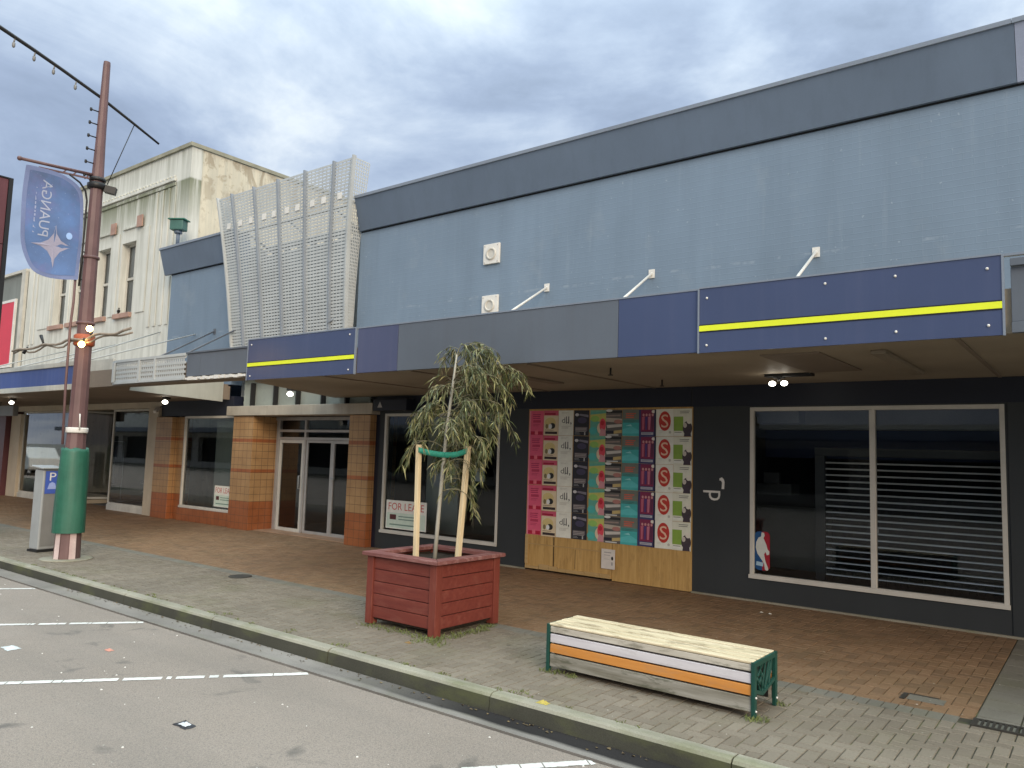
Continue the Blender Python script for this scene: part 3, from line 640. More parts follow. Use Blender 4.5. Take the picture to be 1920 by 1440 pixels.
# wall fittings
def vent(x, z, label):
    t = thing('wall_fitting', label, 'wall fitting', (x, 10.93, z - .19), 'white square fittings on the blue wall')
    p = MB(); p.box(x - .19, x + .19, 10.905, 10.949, z - .19, z + .19); p.build('plate', M['white'], t, .006)
    r_ = MB(); n_ = 20
    vs = []; fc = []
    for i in range(n_):
        a = 2 * math.pi * i / n_
        for rr_, yy in ((.12, 10.904), (.115, 10.885), (.085, 10.885), (.075, 10.900)): vs.append((x + rr_ * math.cos(a), yy, z + rr_ * math.sin(a)))
    for i in range(n_):
        j = (i + 1) % n_
        for q in range(3): fc.append((i * 4 + q, j * 4 + q, j * 4 + q + 1, i * 4 + q + 1))
    r_.add(vs, fc, 0, True); r_.ell(x, z, .08, .08, 10.9015); r_.build('lens_ring', M['whitealu'], t)
    for sx in (-1, 1):
        for sz in (-1, 1): MB().ball((x + sx * .155, 10.903, z + sz * .155), .012, 8).build('screw', M['alu'], t)
vent(-9.02, 5.69, 'white square wall fitting high on the blue wall, the upper of two')
vent(-9.02, 4.71, 'white square wall fitting just above the grey fascia, the lower of two')

# soffit lamps
HOT = emis('lit_lamp_white', (1, .93, .8), 7); AMB = emis('lit_lamp_amber', (1, .62, .2), 16)
def bulkhead(x, y, z, label, twin=False, s=1.0):
    t = thing('soffit_lamp', label, 'lamp', (x, y, z))
    b = MB(); b.box(x - .06 * s, x + .06 * s, y - .06 * s, y + .06 * s, z - .05, z); b.tube([(x, y, z - .05), (x, y, z - .09)], .02, 8)
    if twin: b.box(x - .16, x + .42, y - .08, y + .06, z - .035, z - .002)
    b.build('body', M['black'], t)
    for d in ((-.075, .075) if twin else (0,)):
        MB().ball((x + d, y - .03, z - .12), (.043 if twin else .055) * s, 14, 0, .75).build('lit_head', HOT, t)
bulkhead(-3.27, 9.75, 3.074, 'twin-headed lit spotlight under the right part of the canopy', True)
bulkhead(-13.6, 10.0, 3.21, 'lit round lamp hanging above the entrance doors', False, 1.2)
MB  # (lamp stem to the beam edge)
bulkhead(-18.33, 9.82, 3.11, 'lit round lamp under the canopy in front of the small tiled shop window', False, 1.2)
bulkhead(-24.1, 8.5, 3.10, 'lit round lamp under the canopy at the far left shop', False, 1.1)
lr = MB(); lr.tube([(-13.6, 10.0, 3.2), (-13.6, 10.0, 3.42), (-13.45, 10.9, 3.46)], .02, 8)
tag(lr.build('lamp_bracket', M['black']), 'thin black bracket carrying the lamp above the entrance', 'bracket')
cam_ = thing('security_camera', 'small white security camera above the left tiled pilaster', 'camera', (-20.0, 10.5, 2.75))
MB().beam((-20.2, 10.62, 2.93), (-20.05, 10.45, 2.80), .09, .08).build('housing', M['white'], cam_, .01)
MB().tube([(-20.2, 10.78, 3.0), (-20.2, 10.62, 2.93)], .015, 8).build('arm', M['black'], cam_)
nv = thing('under_canopy_sign', 'small dark navy box with a pale triangle mark beside the entrance beam', 'sign', (-11.5, 10.8, 2.78))
MB().box(-11.86, -10.9, 10.72, 10.94, 2.765, 3.0).build('box', M['navyblack'], nv, .01)
MB().flat([(-11.72, 2.83), (-11.58, 2.83), (-11.65, 2.95)], 10.717).build('mark', M['alu'], nv)

# roller shutter inside the big window
RS = thing('roller_shutter', 'galvanised roller grille shutter standing inside the large right window', 'shutter', (-2.1, 11.9, .28))
sl = MB(); nS = 19
for i in range(nS):
    z = .36 + i * .0895
    sl.prism_x([(11.90, z), (11.865, z + .004), (11.868, z + .018), (11.89, z + .026)], -3.3, -.35)
sl.build('slats', M['shutter'], RS)
sl = MB()
for X in [-3.3 + i * .09 for i in range(33)]: sl.box(X, X + .006, 11.905, 11.912, .3, 2.05)
sl.build('link_bars', M['interior'], RS)
sl = MB(); sl.box(-3.45, -3.31, 11.86, 11.96, .28, 2.1); sl.box(-3.45, -.32, 11.84, 11.98, 2.08, 2.2); sl.build('guide_rail', M['dark'], RS, .005)
MB().box(-2.62, -2.585, 11.85, 11.866, 1.02, 1.10).build('lock', M['white'], RS)

# plywood hoarding
PL = thing('plywood_hoarding', 'bare plywood boarding over a shop window, upper part pasted with posters', 'hoarding', (-6.5, 10.94, 0))
MB().box(-8.05, -6.335, 10.935, 10.96, .035, 2.765).build('sheet', M['ply'], PL)
MB().box(-6.325, -4.97, 10.935, 10.96, .01, 2.765).build('sheet', M['ply'], PL)
bt = MB(); bt.box(-8.04, -6.45, 10.925, 10.9345, .44, .455); bt.box(-8.04, -7.75, 10.915, 10.9345, .03, .075)
X = -7.74; rr = random.Random(8)
while X < -6.36:
    w = rr.uniform(.15, .35); bt.box(X, min(X + w, -6.345), 10.91, 10.9345, .035, .10 + rr.uniform(-.02, .02)); X += w + .006
bt.box(-8.05, -7.99, 10.92, 10.9345, .11, .6); bt.build('batten', M['plyedge'], PL)
sm_ = MB(); sm_.box(-7.465, -7.45, 10.931, 10.9345, .08, .6); sm_.box(-7.03, -7.024, 10.932, 10.9345, .11, .43); sm_.build('seam', M['soil'], PL)

# posters: ten kinds, five of each
def C(*a): return flat(a)
PW, PH = .30, .424
def poster_mesh(kind):
    mats = []; mb = MB(); lay = [0]
    def mi(c):
        m = flat(tuple(min(.78, v * 1.45) for v in c))
        if m not in mats: mats.append(m)
        return mats.index(m)
    def yy(): lay[0] += 1; return -.0006 - .0004 * lay[0]
    def rc(a, b, c, d, col): mb.rect(a * PW, b * PW, c * PH, d * PH, yy(), mi(col))
    def el(a, b, c, d, col): mb.ell(a * PW, b * PH, c * PW, d * PH, yy(), mi(col))
    def tx(s, a, b, c, d, col):
        y = yy(); mb.text(s, lambda u, v: ((a + (b - a) * u) * PW, y, (c + (d - c) * v) * PH), mi(col))
    def po(pts, col): mb.flat([(a * PW, b * PH) for a, b in pts], yy(), mi(col))
    rr = random.Random(kind + 20)
    def lines(a, b, z, n, dz, col, h=.018):
        for i in range(n): rc(a, a + (b - a) * rr.uniform(.7, 1), z - i * dz, z - i * dz + h, col)
    bg = [(.5, .075, .14), (.5, .41, .28), (.62, .57, .48), (.02, .02, .026), (.09, .28, .22), (.09, .085, .08), (.05, .19, .18), (.035, .035, .1), (.6, .55, .48), (.5, .5, .42)][kind]
    mb.box(0, PW, -.0008, .0, 0, PH, mi(bg))
    if kind == 0:
        lines(.22, .8, .83, 3, .075, (.28, .02, .06), .035); rc(.25, .8, .52, .62, (.33, .03, .07)); lines(.25, .75, .44, 2, .06, (.33, .03, .07))
        rc(.05, .95, .02, .16, (.3, .008, .03)); rc(.4, .62, .03, .2, (.55, .12, .16)); rc(0, .1, 0, 1, (.56, .16, .22))
    elif kind == 1:
        rc(0, 1, .8, 1, (.42, .07, .12)); rc(.05, .8, .83, .9, (.24, .01, .03)); el(.45, .52, .38, .2, (.45, .36, .16)); el(.6, .38, .2, .12, (.02, .02, .02)); el(.45, .36, .12, .1, (.7, .7, .6)); el(.22, .36, .1, .1, (.16, .13, .06))
        rc(.1, .95, .05, .15, (.03, .02, .02)); lines(.1, .9, .2, 1, .05, (.1, .07, .05))
    elif kind == 2:
        tx('du', .22, .72, .5, .72, (.06, .06, .06)); tx('ll,', .5, .88, .42, .76, (.06, .06, .06)); lines(.2, .85, .36, 3, .04, (.3, .28, .24), .012); lines(.2, .7, .92, 2, .035, (.34, .32, .28), .01)
    elif kind == 3:
        el(.2, .82, .12, .06, (.42, .41, .42)); po([(.3, .8), (.95, .72), (.95, .82), (.4, .86)], (.14, .13, .16)); el(.55, .6, .3, .12, (.045, .04, .075)); rc(.1, .9, .18, .34, (.1, .085, .09)); lines(.12, .85, .28, 3, .06, (.3, .28, .27), .02); rc(.7, .78, .02, .14, (.3, .3, .3)); lines(.1, .5, .1, 2, .05, (.2, .2, .2))
    elif kind == 4:
        po([(0, .62), (1, .5), (1, .88), (0, .82)], (.36, .36, .1)); el(.3, .66, .28, .12, (.2, .36, .09)); el(.75, .3, .3, .24, (.5, .42, .3)); el(.8, .42, .2, .26, (.5, .055, .08)); el(.78, .5, .12, .09, (.36, .02, .03)); po([(.6, .0), (1, .0), (1, .22), (.7, .3)], (.42, .2, .22)); el(.2, .2, .25, .14, (.06, .32, .3)); rc(0, 1, .93, 1, (.12, .3, .2))
    elif kind == 5:
        rc(0, 1, .88, .97, (.02, .02, .02)); po([(0, .55), (1, .5), (1, .66), (0, .7)], (.33, .29, .24)); po([(.1, .3), (1, .36), (1, .46), (.05, .42)], (.42, .4, .37)); el(.75, .55, .25, .08, (.3, .14, .12)); rc(0, .5, .1, .2, (.02, .02, .03)); po([(.5, .08), (1, .12), (1, .24), (.5, .2)], (.36, .28, .12)); el(.2, .97, .2, .05, (.5, .5, .48)); po([(0, .74), (.9, .76), (.9, .82), (0, .8)], (.22, .17, .15)); rc(.1, .8, .02, .06, (.45, .45, .43))
    elif kind == 6:
        rc(0, 1, .62, 1, (.12, .13, .11)); lines(.2, .85, .82, 3, .07, (.4, .09, .06), .04); rc(0, 1, .0, .5, (.05, .3, .3)); po([(0, .25), (.6, .35), (1, .22), (1, .1), (0, .08)], (.08, .37, .38)); lines(.1, .9, .56, 2, .05, (.04, .12, .11)); po([(.2, .38), (.5, .44), (.6, .36)], (.2, .45, .46))
    elif kind == 7:
        rc(.12, .88, .18, .98, (.15, .02, .055))
        for i in range(4): po([(.2 + i * .18, .25), (.3 + i * .18, .25), (.34 + i * .18, .75), (.18 + i * .18, .72)], [(.32, .08, .12), (.06, .03, .12), (.36, .12, .17), (.08, .02, .05)][i]); el(.27 + i * .18, .8, .06, .05, (.4, .2, .2))
        el(.85, .92, .1, .06, (.55, .5, .45)); rc(.15, .85, .06, .15, (.3, .3, .33)); lines(.2, .8, .1, 2, .05, (.1, .1, .16)); rc(.92, 1, 0, 1, (.012, .012, .03))
    elif kind == 8:
        el(.5, .56, .34, .36, (.36, .03, .022)); tx('S', .3, .7, .32, .8, (.62, .36, .26)); lines(.15, .45, .2, 2, .05, (.4, .38, .34), .014); el(.8, .15, .07, .05, (.35, .34, .3))
    elif kind == 9:
        rc(0, .52, .2, .72, (.17, .27, .045)); el(.75, .3, .26, .25, (.045, .035, .04)); po([(.55, .0), (.95, .0), (.9, .3), (.6, .2)], (.04, .03, .04)); el(.62, .4, .1, .09, (.42, .38, .34)); el(.85, .55, .14, .1, (.52, .5, .43)); lines(.35, .95, .9, 2, .06, (.12, .12, .1), .022); rc(.02, .5, .06, .13, (.6, .58, .5)); lines(.05, .45, .14, 1, .1, (.1, .1, .08))
    return mb, mats
PX = [-8.03, -7.725, -7.42, -7.11, -6.79, -6.485, -6.18, -5.88, -5.58, -5.28]
PD = ['pink poster with red lettering and a dark red foot', 'cream poster with a pink top and black figure', 'plain off-white poster with thin dark script', 'black poster with small grey lettering',
      'green and yellow poster with a red figure at its right', 'dark poster with jumbled white and brown bands', 'teal poster with dull red lettering', 'maroon and navy poster with a row of figures',
      'white poster with a big red disc and a pale S', 'white and green poster with a dark figure']
ROW = ['top of column', 'second from top', 'middle of column', 'second from bottom', 'bottom of column']
for kk in range(10):
    mb, mats = poster_mesh(kk); src = None
    for r_ in range(5):
        lab = PD[kk] + ', ' + ROW[r_]
        if src is None:
            src = o = mb.build('poster', mats)
        else:
            o = src.copy(); COL.objects.link(o)
        tag(o, lab, 'poster', 'posters pasted on the plywood')
        o.location = (PX[kk] + random.uniform(-.003, .003), 10.9305 - .0012 * (kk % 2) - .0006 * (r_ % 2), 2.74 - (r_ + 1) * .428 + random.uniform(-.004, .004))
        o.rotation_euler = (0, R(random.uniform(-.7, .7)), 0)
NT = MB(); NT.box(-6.51, -6.26, 10.908, 10.9095, .19, .50); NT.rect(-6.46, -6.33, .44, .455, 10.907, 1); NT.rect(-6.46, -6.35, .40, .41, 10.907, 1); NT.rect(-6.46, -6.36, .34, .345, 10.907, 1); NT.ell(-6.31, .36, .02, .03, 10.907, 2); NT.rect(-6.325, -6.30, .25, .30, 10.907, 1)
tag(NT.build('paper_notice', [flat((.66, .61, .56)), flat((.35, .33, .32)), flat((.02, .02, .02))]), 'white paper notice stuck on the plywood below the posters', 'notice')

# vinyl letter left on the charcoal pier (rotated d, and the hook of another letter)
VL = MB()
VL.text('d', lambda u, v: (-4.535 - v * .265, 10.9475, 1.375 + u * .145))
tag(VL.build('wall_letter', flat((.66, .64, .6))), 'pale letter d turned on its side on the charcoal wall beside the big window', 'letter')
VL = MB(); VL.flat([(-4.545, 1.705), (-4.51, 1.72), (-4.478, 1.69), (-4.47, 1.65), (-4.475, 1.55), (-4.515, 1.55), (-4.508, 1.64), (-4.52, 1.67), (-4.55, 1.675)], 10.9475)
tag(VL.build('wall_letter', flat((.66, .64, .6))), 'small pale hook-shaped letter remnant above the sideways d', 'letter')

# window decal: blue and red lozenge with white player silhouette
DC = thing('window_decal', 'blue and red sticker with a white player silhouette in the corner of the big window', 'sticker', (-3.93, 10.98, .45))
x0, x1, z0, z1 = -4.03, -3.815, .44, .98
def rr_poly(a, b, c, d, r, n=6):
    pts = []
    for cx, cz, s in ((b - r, c + r, -90), (b - r, d - r, 0), (a + r, d - r, 90), (a + r, c + r, 180)):
        for i in range(n + 1):
            t = R(s + 90 * i / n); pts.append((cx + r * math.cos(t), cz + r * math.sin(t)))
    return pts
p = rr_poly(x0, x1, z0, z1, .06)
xm = -3.925
def clip(pts, left):
    out = []
    for i in range(len(pts)):
        a, b = pts[i], pts[(i + 1) % len(pts)]
        ia, ib = (a[0] <= xm) == left, (b[0] <= xm) == left
        if ia: out.append(a)
        if ia != ib: t = (xm - a[0]) / (b[0] - a[0]); out.append((xm, a[1] + t * (b[1] - a[1])))
    return out
MB().flat(clip(p, True), 10.984).build('blue_half', flat((.012, .07, .2)), DC)
MB().flat(clip(p, False), 10.984).build('red_half', flat((.34, .015, .03)), DC)
wf = MB()
def uv(pts): return [(x0 + a * (x1 - x0), z0 + b * (z1 - z0)) for a, b in pts]
wf.flat(uv([(.45, .98), (.62, .97), (.66, .9), (.58, .83), (.62, .8), (.78, .66), (.85, .55), (.97, .5), (.95, .42), (.8, .4), (.72, .48), (.62, .42), (.7, .25), (.9, .05), (.85, .0), (.68, .02), (.62, .18), (.4, .3), (.18, .42), (.06, .58), (.1, .72), (.25, .84), (.42, .87)]), 10.9825)
wf.build('silhouette', flat((.6, .62, .58)), DC)
MB().flat(uv([(.08, .12), (.55, .1), (.58, .2), (.12, .22)]), 10.9826).build('wordmark', flat((.35, .5, .62)), DC)

# FOR LEASE boards inside two windows
def lease(x0, z0, w, h, y, label):
    t = thing('lease_sign', label, 'sign', (x0 + w / 2, y, z0), 'for-lease boards in the windows')
    MB().box(x0, x0 + w, y, y + .006, z0, z0 + h).build('board', flat((.78, .77, .7)), t)
    MB().rect(x0 + .02 * w, x0 + .98 * w, z0 + .03 * h, z0 + .56 * h, y - .0006).build('lower_panel', flat((.6, .7, .6)), t)
    MB().text('FOR LEASE', lambda u, v: (x0 + w * (.06 + .88 * u), y - .0008, z0 + h * (.66 + .25 * v))).build('lettering', flat((.55, .07, .06)), t)
    l = MB(); l.rect(x0 + .1 * w, x0 + .26 * w, z0 + .32 * h, z0 + .5 * h, y - .001); l.build('logo_block', flat((.1, .03, .03)), t)
    l = MB(); rr = random.Random(4)
    for i in range(2): l.rect(x0 + .32 * w, x0 + (.75 + .15 * rr.random()) * w, z0 + (.42 - i * .1) * h, z0 + (.46 - i * .1) * h, y - .001)
    l.rect(x0 + .1 * w, x0 + .85 * w, z0 + .12 * h, z0 + .17 * h, y - .001); l.build('small_print', flat((.2, .3, .25)), t)
lease(-11.60, .42, 1.12, .56, 10.975, 'for-lease board in the window behind the timber planter')
lease(-17.80, .45, .86, .52, 10.955, 'for-lease board in the window between the tiled pilasters')
pp = MB(); pp.box(-9.3, -9.08, 11.0, 11.004, 1.45, 1.8); pp.rect(-9.27, -9.12, 1.7, 1.72, 10.999, 1); pp.rect(-9.27, -9.12, 1.62, 1.63, 10.999, 1)
tag(pp.build('paper_notice', [flat((.4, .41, .4)), flat((.1, .1, .1))]), 'grey paper sheet taped inside the window behind the young tree', 'notice')

# ------------------------------------------------------------------ cream two-storey building
CB = thing('cream_building', 'tall stained cream two-storey building with narrow windows and fluted front', 'building', (-26, 11.3, 0))
X0, X1, YF = -31.55, -20.65, 11.3
wins = [(-24.45, -23.55), (-26.05, -25.2), (-27.85, -27.0), (-29.25, -28.3)]
cw = MB(); cw.wall(X0, X1, 3.4, 10.55, YF, YF + .35, [(a, b, 5.95, 8.2) for a, b in wins])
cw.build('front_wall', M['cream'], CB)
sw = MB(); sw.box(X1 - .3, X1, YF + .352, 24, 0, 10.55); sw.box(X0, X0 + .3, YF + .352, 24, 0, 10.55); sw.box(X0 + .3, X1 - .3, 23.7, 24, 0, 10.55)
sw.build('side_wall', M['creamside'], CB)
pc = MB(); pc.box(X0 - .05, X1 + .05, YF - .06, YF + .4, 10.55, 10.66); pc.box(X1 - .33, X1 + .05, YF + .402, 24, 10.55, 10.66); pc.box(X0 + .3, X1 - .3, YF + .36, 23.7, 9.6, 9.7)
pc.build('parapet_coping', paint('mossy_coping', (.3, .29, .22), .85, .3, 3, .2), CB)
tr = MB()
tr.box(-30.6, -21.4, YF - .07, YF - .001, 9.66, 9.76); tr.box(-30.6, -21.4, YF - .04, YF - .001, 9.52, 9.62)
for i in range(46): tr.box(-30.55 + i * .2, -30.45 + i * .2, YF - .055, YF - .001, 9.78, 9.84)
for X in (-21.42, -21.75, -22.1, -22.45): tr.box(X - .07, X + .07, YF - .03, YF - .001, 5.4, 9.5)
for X in (-30.75, -31.1): tr.box(X - .08, X + .08, YF - .03, YF - .001, 5.4, 9.5)
for a, b in ((-23.3, -22.75), (-25.05, -24.6), (-26.85, -26.2), (-28.2, -27.95), (-30.4, -29.4)): tr.box(a, b, YF - .028, YF - .001, 5.9, 8.55)
for a, b in wins: tr.box(a + .05, b + .1, YF - .05, YF - .001, 8.62, 8.70)
tr.build('facade_moulding', M['cream'], CB, .012)
ky = MB()
for X in (-23.28, -24.97, -26.6, -28.1): ky.box(X - .16, X + .16, YF - .09, YF - .05, 8.57, 8.93)
ky.build('keystone', M['terrpale'], CB)
for a, b in wins:
    f = MB(); f.frame(a, b, 5.95, 8.2, YF + .2, YF + .26, .06); f.box(a + .06, b - .06, YF + .19, YF + .25, 7.05, 7.13)
    if True: f.box((a + b) / 2 - .02, (a + b) / 2 + .02, YF + .21, YF + .25, 7.13, 8.14)
    w = f.build('window', M['creamw'], CB)
    MB().rect(a + .06, b - .06, 6.01, 8.14, YF + .23).build('pane', GLASS, w)
    s = MB(); s.box(a - .12, b + .03, YF - .1, YF + .199, 5.80, 5.949); s.build('sill', M['terrpale'], w, .01)
    MB().box(a, b, YF + .28, YF + .29, 5.95, 8.2).build('blind', paint('faded_blind', (.5, .49, .46), .8), w)
# ground floor shopfront
gf = MB()
gf.box(-21.16, -20.63, 10.86, 11.2, 0, 2.95); gf.box(-30.75, -29.95, 10.86, 11.2, 0, 2.85)
gf.box(-30.75, -20.63, 10.95, 11.29, 2.95, 3.38)
gf.build('shopfront_column', M['creamp'], CB, .01)
sl = MB(); sl.box(-29.95, -25.9, 10.93, 11.1, 0, .16); sl.box(-23.4, -21.16, 10.93, 11.1, 0, .16); sl.build('shopfront_sill', M['creamw'], CB, .006)
def gwin(pts, z0, z1):
    f = MB(); gl = []
    for (ax, ay), (bx, by) in zip(pts[:-1], pts[1:]):
        f.beam((ax, ay, z0 + .03), (bx, by, z0 + .03), .06, .06); f.beam((ax, ay, z1 - .03), (bx, by, z1 - .03), .06, .06)
        gl.append((MB().add([(ax, ay, z0), (bx, by, z0), (bx, by, z1), (ax, ay, z1)], [(0, 1, 2, 3)]), GLASSR if ay == by else GLASS))
    for ax, ay in pts: f.box(ax - .025, ax + .025, ay - .025, ay + .025, z0, z1)
    w = f.build('shop_window', M['creamw'], CB); [q_.build('pane', m_, w) for q_, m_ in gl]
gwin([(-29.93, 10.99), (-25.95, 10.99), (-25.3, 12.3)], .16, 2.94)
gwin([(-23.85, 12.3), (-23.4, 10.99), (-21.18, 10.99)], .16, 2.94)
er = MB(); er.box(-25.3, -23.85, 12.32, 12.4, 2.2, 2.94); er.build('doorway_head', M['dark'], CB)
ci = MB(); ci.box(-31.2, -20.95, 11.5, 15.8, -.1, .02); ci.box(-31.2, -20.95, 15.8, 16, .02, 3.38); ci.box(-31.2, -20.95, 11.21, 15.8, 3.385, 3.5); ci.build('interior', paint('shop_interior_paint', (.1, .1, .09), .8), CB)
dp = MB(); dp.box(-29.9, -25.6, 11.3, 12.9, .021, .14); dp.box(-23.3, -21.2, 11.3, 12.9, .021, .14); dp.build('display_plinth', M['creamp'], CB)
# canopy of the cream building
cc = MB()
cc.prism_z([(-31.5, 7.66), (-17.41, 7.66), (-17.41, 10.9), (-31.5, 10.9)], 3.12, 3.5)
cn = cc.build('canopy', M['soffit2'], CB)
bf = MB(); bf.box(-31.5, -17.98, 7.60, 7.655, 3.24, 3.64); bf.build('blue_fascia', paint('royal_blue_fascia', (.05, .085, .27), .45, .15, .8, .08, 50, .3, dirt=(.14, .17, .3)), cn)
bf = MB(); bf.box(-31.5, -17.96, 7.57, 7.7, 3.645, 3.75); bf.box(-31.5, -17.4, 7.58, 7.655, 3.11, 3.235); bf.box(-17.97, -16.45, 7.60, 7.655, 3.24, 3.72); bf.build('fascia_trim', M['creamw'], cn, .006)
lw = [(-16.62, 7.95), (-16.5, 7.72), (-16.3, 7.55), (-16.0, 7.46), (-15.6, 7.44), (-14.9, 7.43), (-14.1, 7.425), (-13.26, 7.42)]
la = MB()
for i, ((ax, ay), (bx, by)) in enumerate(zip(lw[:-1], lw[1:])):
    for z in (3.20, 3.285, 3.37, 3.455, 3.555): la.beam((ax, ay, z), (bx, by, z), .012, .045)
    L = math.hypot(bx - ax, by - ay); nn = max(2, int(L / .075))
    for q in range(nn):
        t = q / nn; la.box(ax + (bx - ax) * t - .016, ax + (bx - ax) * t + .016, ay + (by - ay) * t - .005, ay + (by - ay) * t + .009, 3.18, 3.57)
la.build('lattice_fascia', M['mesh'], canopy)
lt = MB()
for (ax, ay), (bx, by) in zip(lw[:-1], lw[1:]):
    lt.beam((ax, ay, 3.60), (bx, by, 3.60), .05, .05); lt.beam((ax, ay, 3.155), (bx, by, 3.155), .05, .04)
for X in (-16.0, -14.95, -14.35): lt.box(X - .03, X + .03, 7.40, 7.44, 3.175, 3.575)
lt.build('lattice_rail', M['mesh'], canopy)
lb = MB(); lb.prism_z([(x_, y_ + .05) for x_, y_ in lw[1:]] + [(-13.26, 7.46)][:0] + [(-13.26, 7.475), (-16.3, 7.8)], 3.125, 3.135); lb.build('lattice_backing', M['creamw'], canopy)
for (x_, z1) in ((-19.2, 4.9), (-20.8, 5.2), (-23.5, 5.0), (-27, 5.0)):
    r_ = MB(); r_.tube([(x_ - .9 if x_ < -20.6 else x_, YF if x_ < -20.7 else 10.95, z1), (x_ + .7, 7.75, 3.74)], .018, 6); r_.build('stay_rod', M['mesh'], cn)
# old bracket sign frame on facade and pigeons
def bird(x, y, z, rot, label):
    b = MB()
    b.lathe(0, 0, [(.005, -.13), (.028, -.09), (.05, -.02), (.048, .04), (.03, .085), (.008, .1)], 10)
    b.v = [(x_, -z_, y_ * .9) for x_, y_, z_ in b.v]           # body along y
    b.v = [(x_, y_, z_ + .075 + max(0, -y_) * .35) for x_, y_, z_ in b.v]
    b.ball((0, -.1, .155), .026, 8); b.beam((0, -.122, .153), (0, -.15, .148), .008, .008)
    b.beam((0, .1, .06), (0, .2, .03), .045, .008); b.tube([(-.018, 0, .04), (-.018, -.005, 0)], .004, 5); b.tube([(.018, 0, .04), (.018, -.005, 0)], .004, 5)
    b.turn(rot); b.v = [(x_ + x, y_ + y, z_ + z) for x_, y_, z_ in b.v]
    tag(b.build('bird', flat((.02, .02, .023))), label, 'bird')
bird(-24.25, YF - .05, 5.952, 1.2, 'dark pigeon perched on a terracotta window sill')
# green box on the cornice
GX = thing('floodlight_box', 'green box floodlight on a short post above the small blue wall', 'floodlight', (-20.2, 10.85, 7.42))
gb = MB(); gb.beam((-20.38, 10.73, 8.0), (-20.06, 10.93, 8.0), .28, .28); gb.build('box', paint('teal_green_box', (.06, .14, .12), .5, .25, 4), GX, .02)
gb = MB(); gb.beam((-20.42, 10.70, 8.16), (-20.02, 10.96, 8.16), .34, .03); gb.build('lid', paint('teal_green_lid', (.04, .15, .11), .5), GX)
gb = MB(); gb.tube([(-20.22, 10.83, 7.42), (-20.22, 10.83, 7.87)], .05, 8); gb.lathe(-20.22, 10.83, [(.11, 7.78), (.09, 7.87)], 8); gb.build('post', M['cornice'], GX)

# far-left grey building and red sign
GB = thing('grey_building', 'grey-green rendered shop building at the far left edge', 'building', (-38, 11.3, 0))
gbm = MB(); gbm.wall(-46, -31.6, 0, 8.2, 11.3, 11.6, [(-45, -33, .2, 2.8)]); gbm.box(-46, -31.6, 11.6, 24, 8.0, 8.1); gbm.build('front_wall', M['greyw'], GB)
gbm = MB(); gbm.box(-46, -31.6, 11.2, 11.7, 8.2, 8.3); gbm.box(-31.95, -31.62, 11.2, 11.299, 3.4, 8.2); gbm.build('coping', M['creamw'], GB)
gbm = MB(); gbm.box(-46, -31.55, 7.66, 11.2, 3.15, 3.6); gbm.build('canopy', M['soffit2'], GB)
gbm = MB(); gbm.box(-33.2, -30.8, 10.7, 11.25, 0, 3.1); gbm.v = [(x_ if x_ < -31.5 else -30.8, y_, z_) for x_, y_, z_ in gbm.v]; gbm.build('maroon_pier', M['maroon'], GB)
gbm = MB(); gbm.box(-45, -33, 11.6, 11.65, .2, 2.8); gbm.build('dark_glazing', M['interior'], GB)
RD = thing('red_sign', 'tall red sign panel with a white border on the far-left building', 'sign', (-33.6, 11.25, 4.6))
MB().box(-34.8, -32.5, 11.22, 11.28, 4.75, 7.15).build('panel', M['red'], RD)
rb = MB(); rb.frame(-34.9, -32.4, 4.65, 7.25, 11.21, 11.285, .1); rb.build('border', M['white'], RD)
HB = thing('hanging_sign', 'grey box sign hung under the far-left canopy', 'sign', (-29.8, 9.4, 2.8))
MB().box(-27.9, -26.3, 9.3, 9.45, 2.68, 3.0).build('box', M['steel2'], HB, .01)
MB().tube([(-27.5, 9.37, 3.0), (-27.5, 9.37, 3.12)], .012, 6).tube([(-26.7, 9.37, 3.0), (-26.7, 9.37, 3.12)], .012, 6).build('hanger', M['black'], HB)

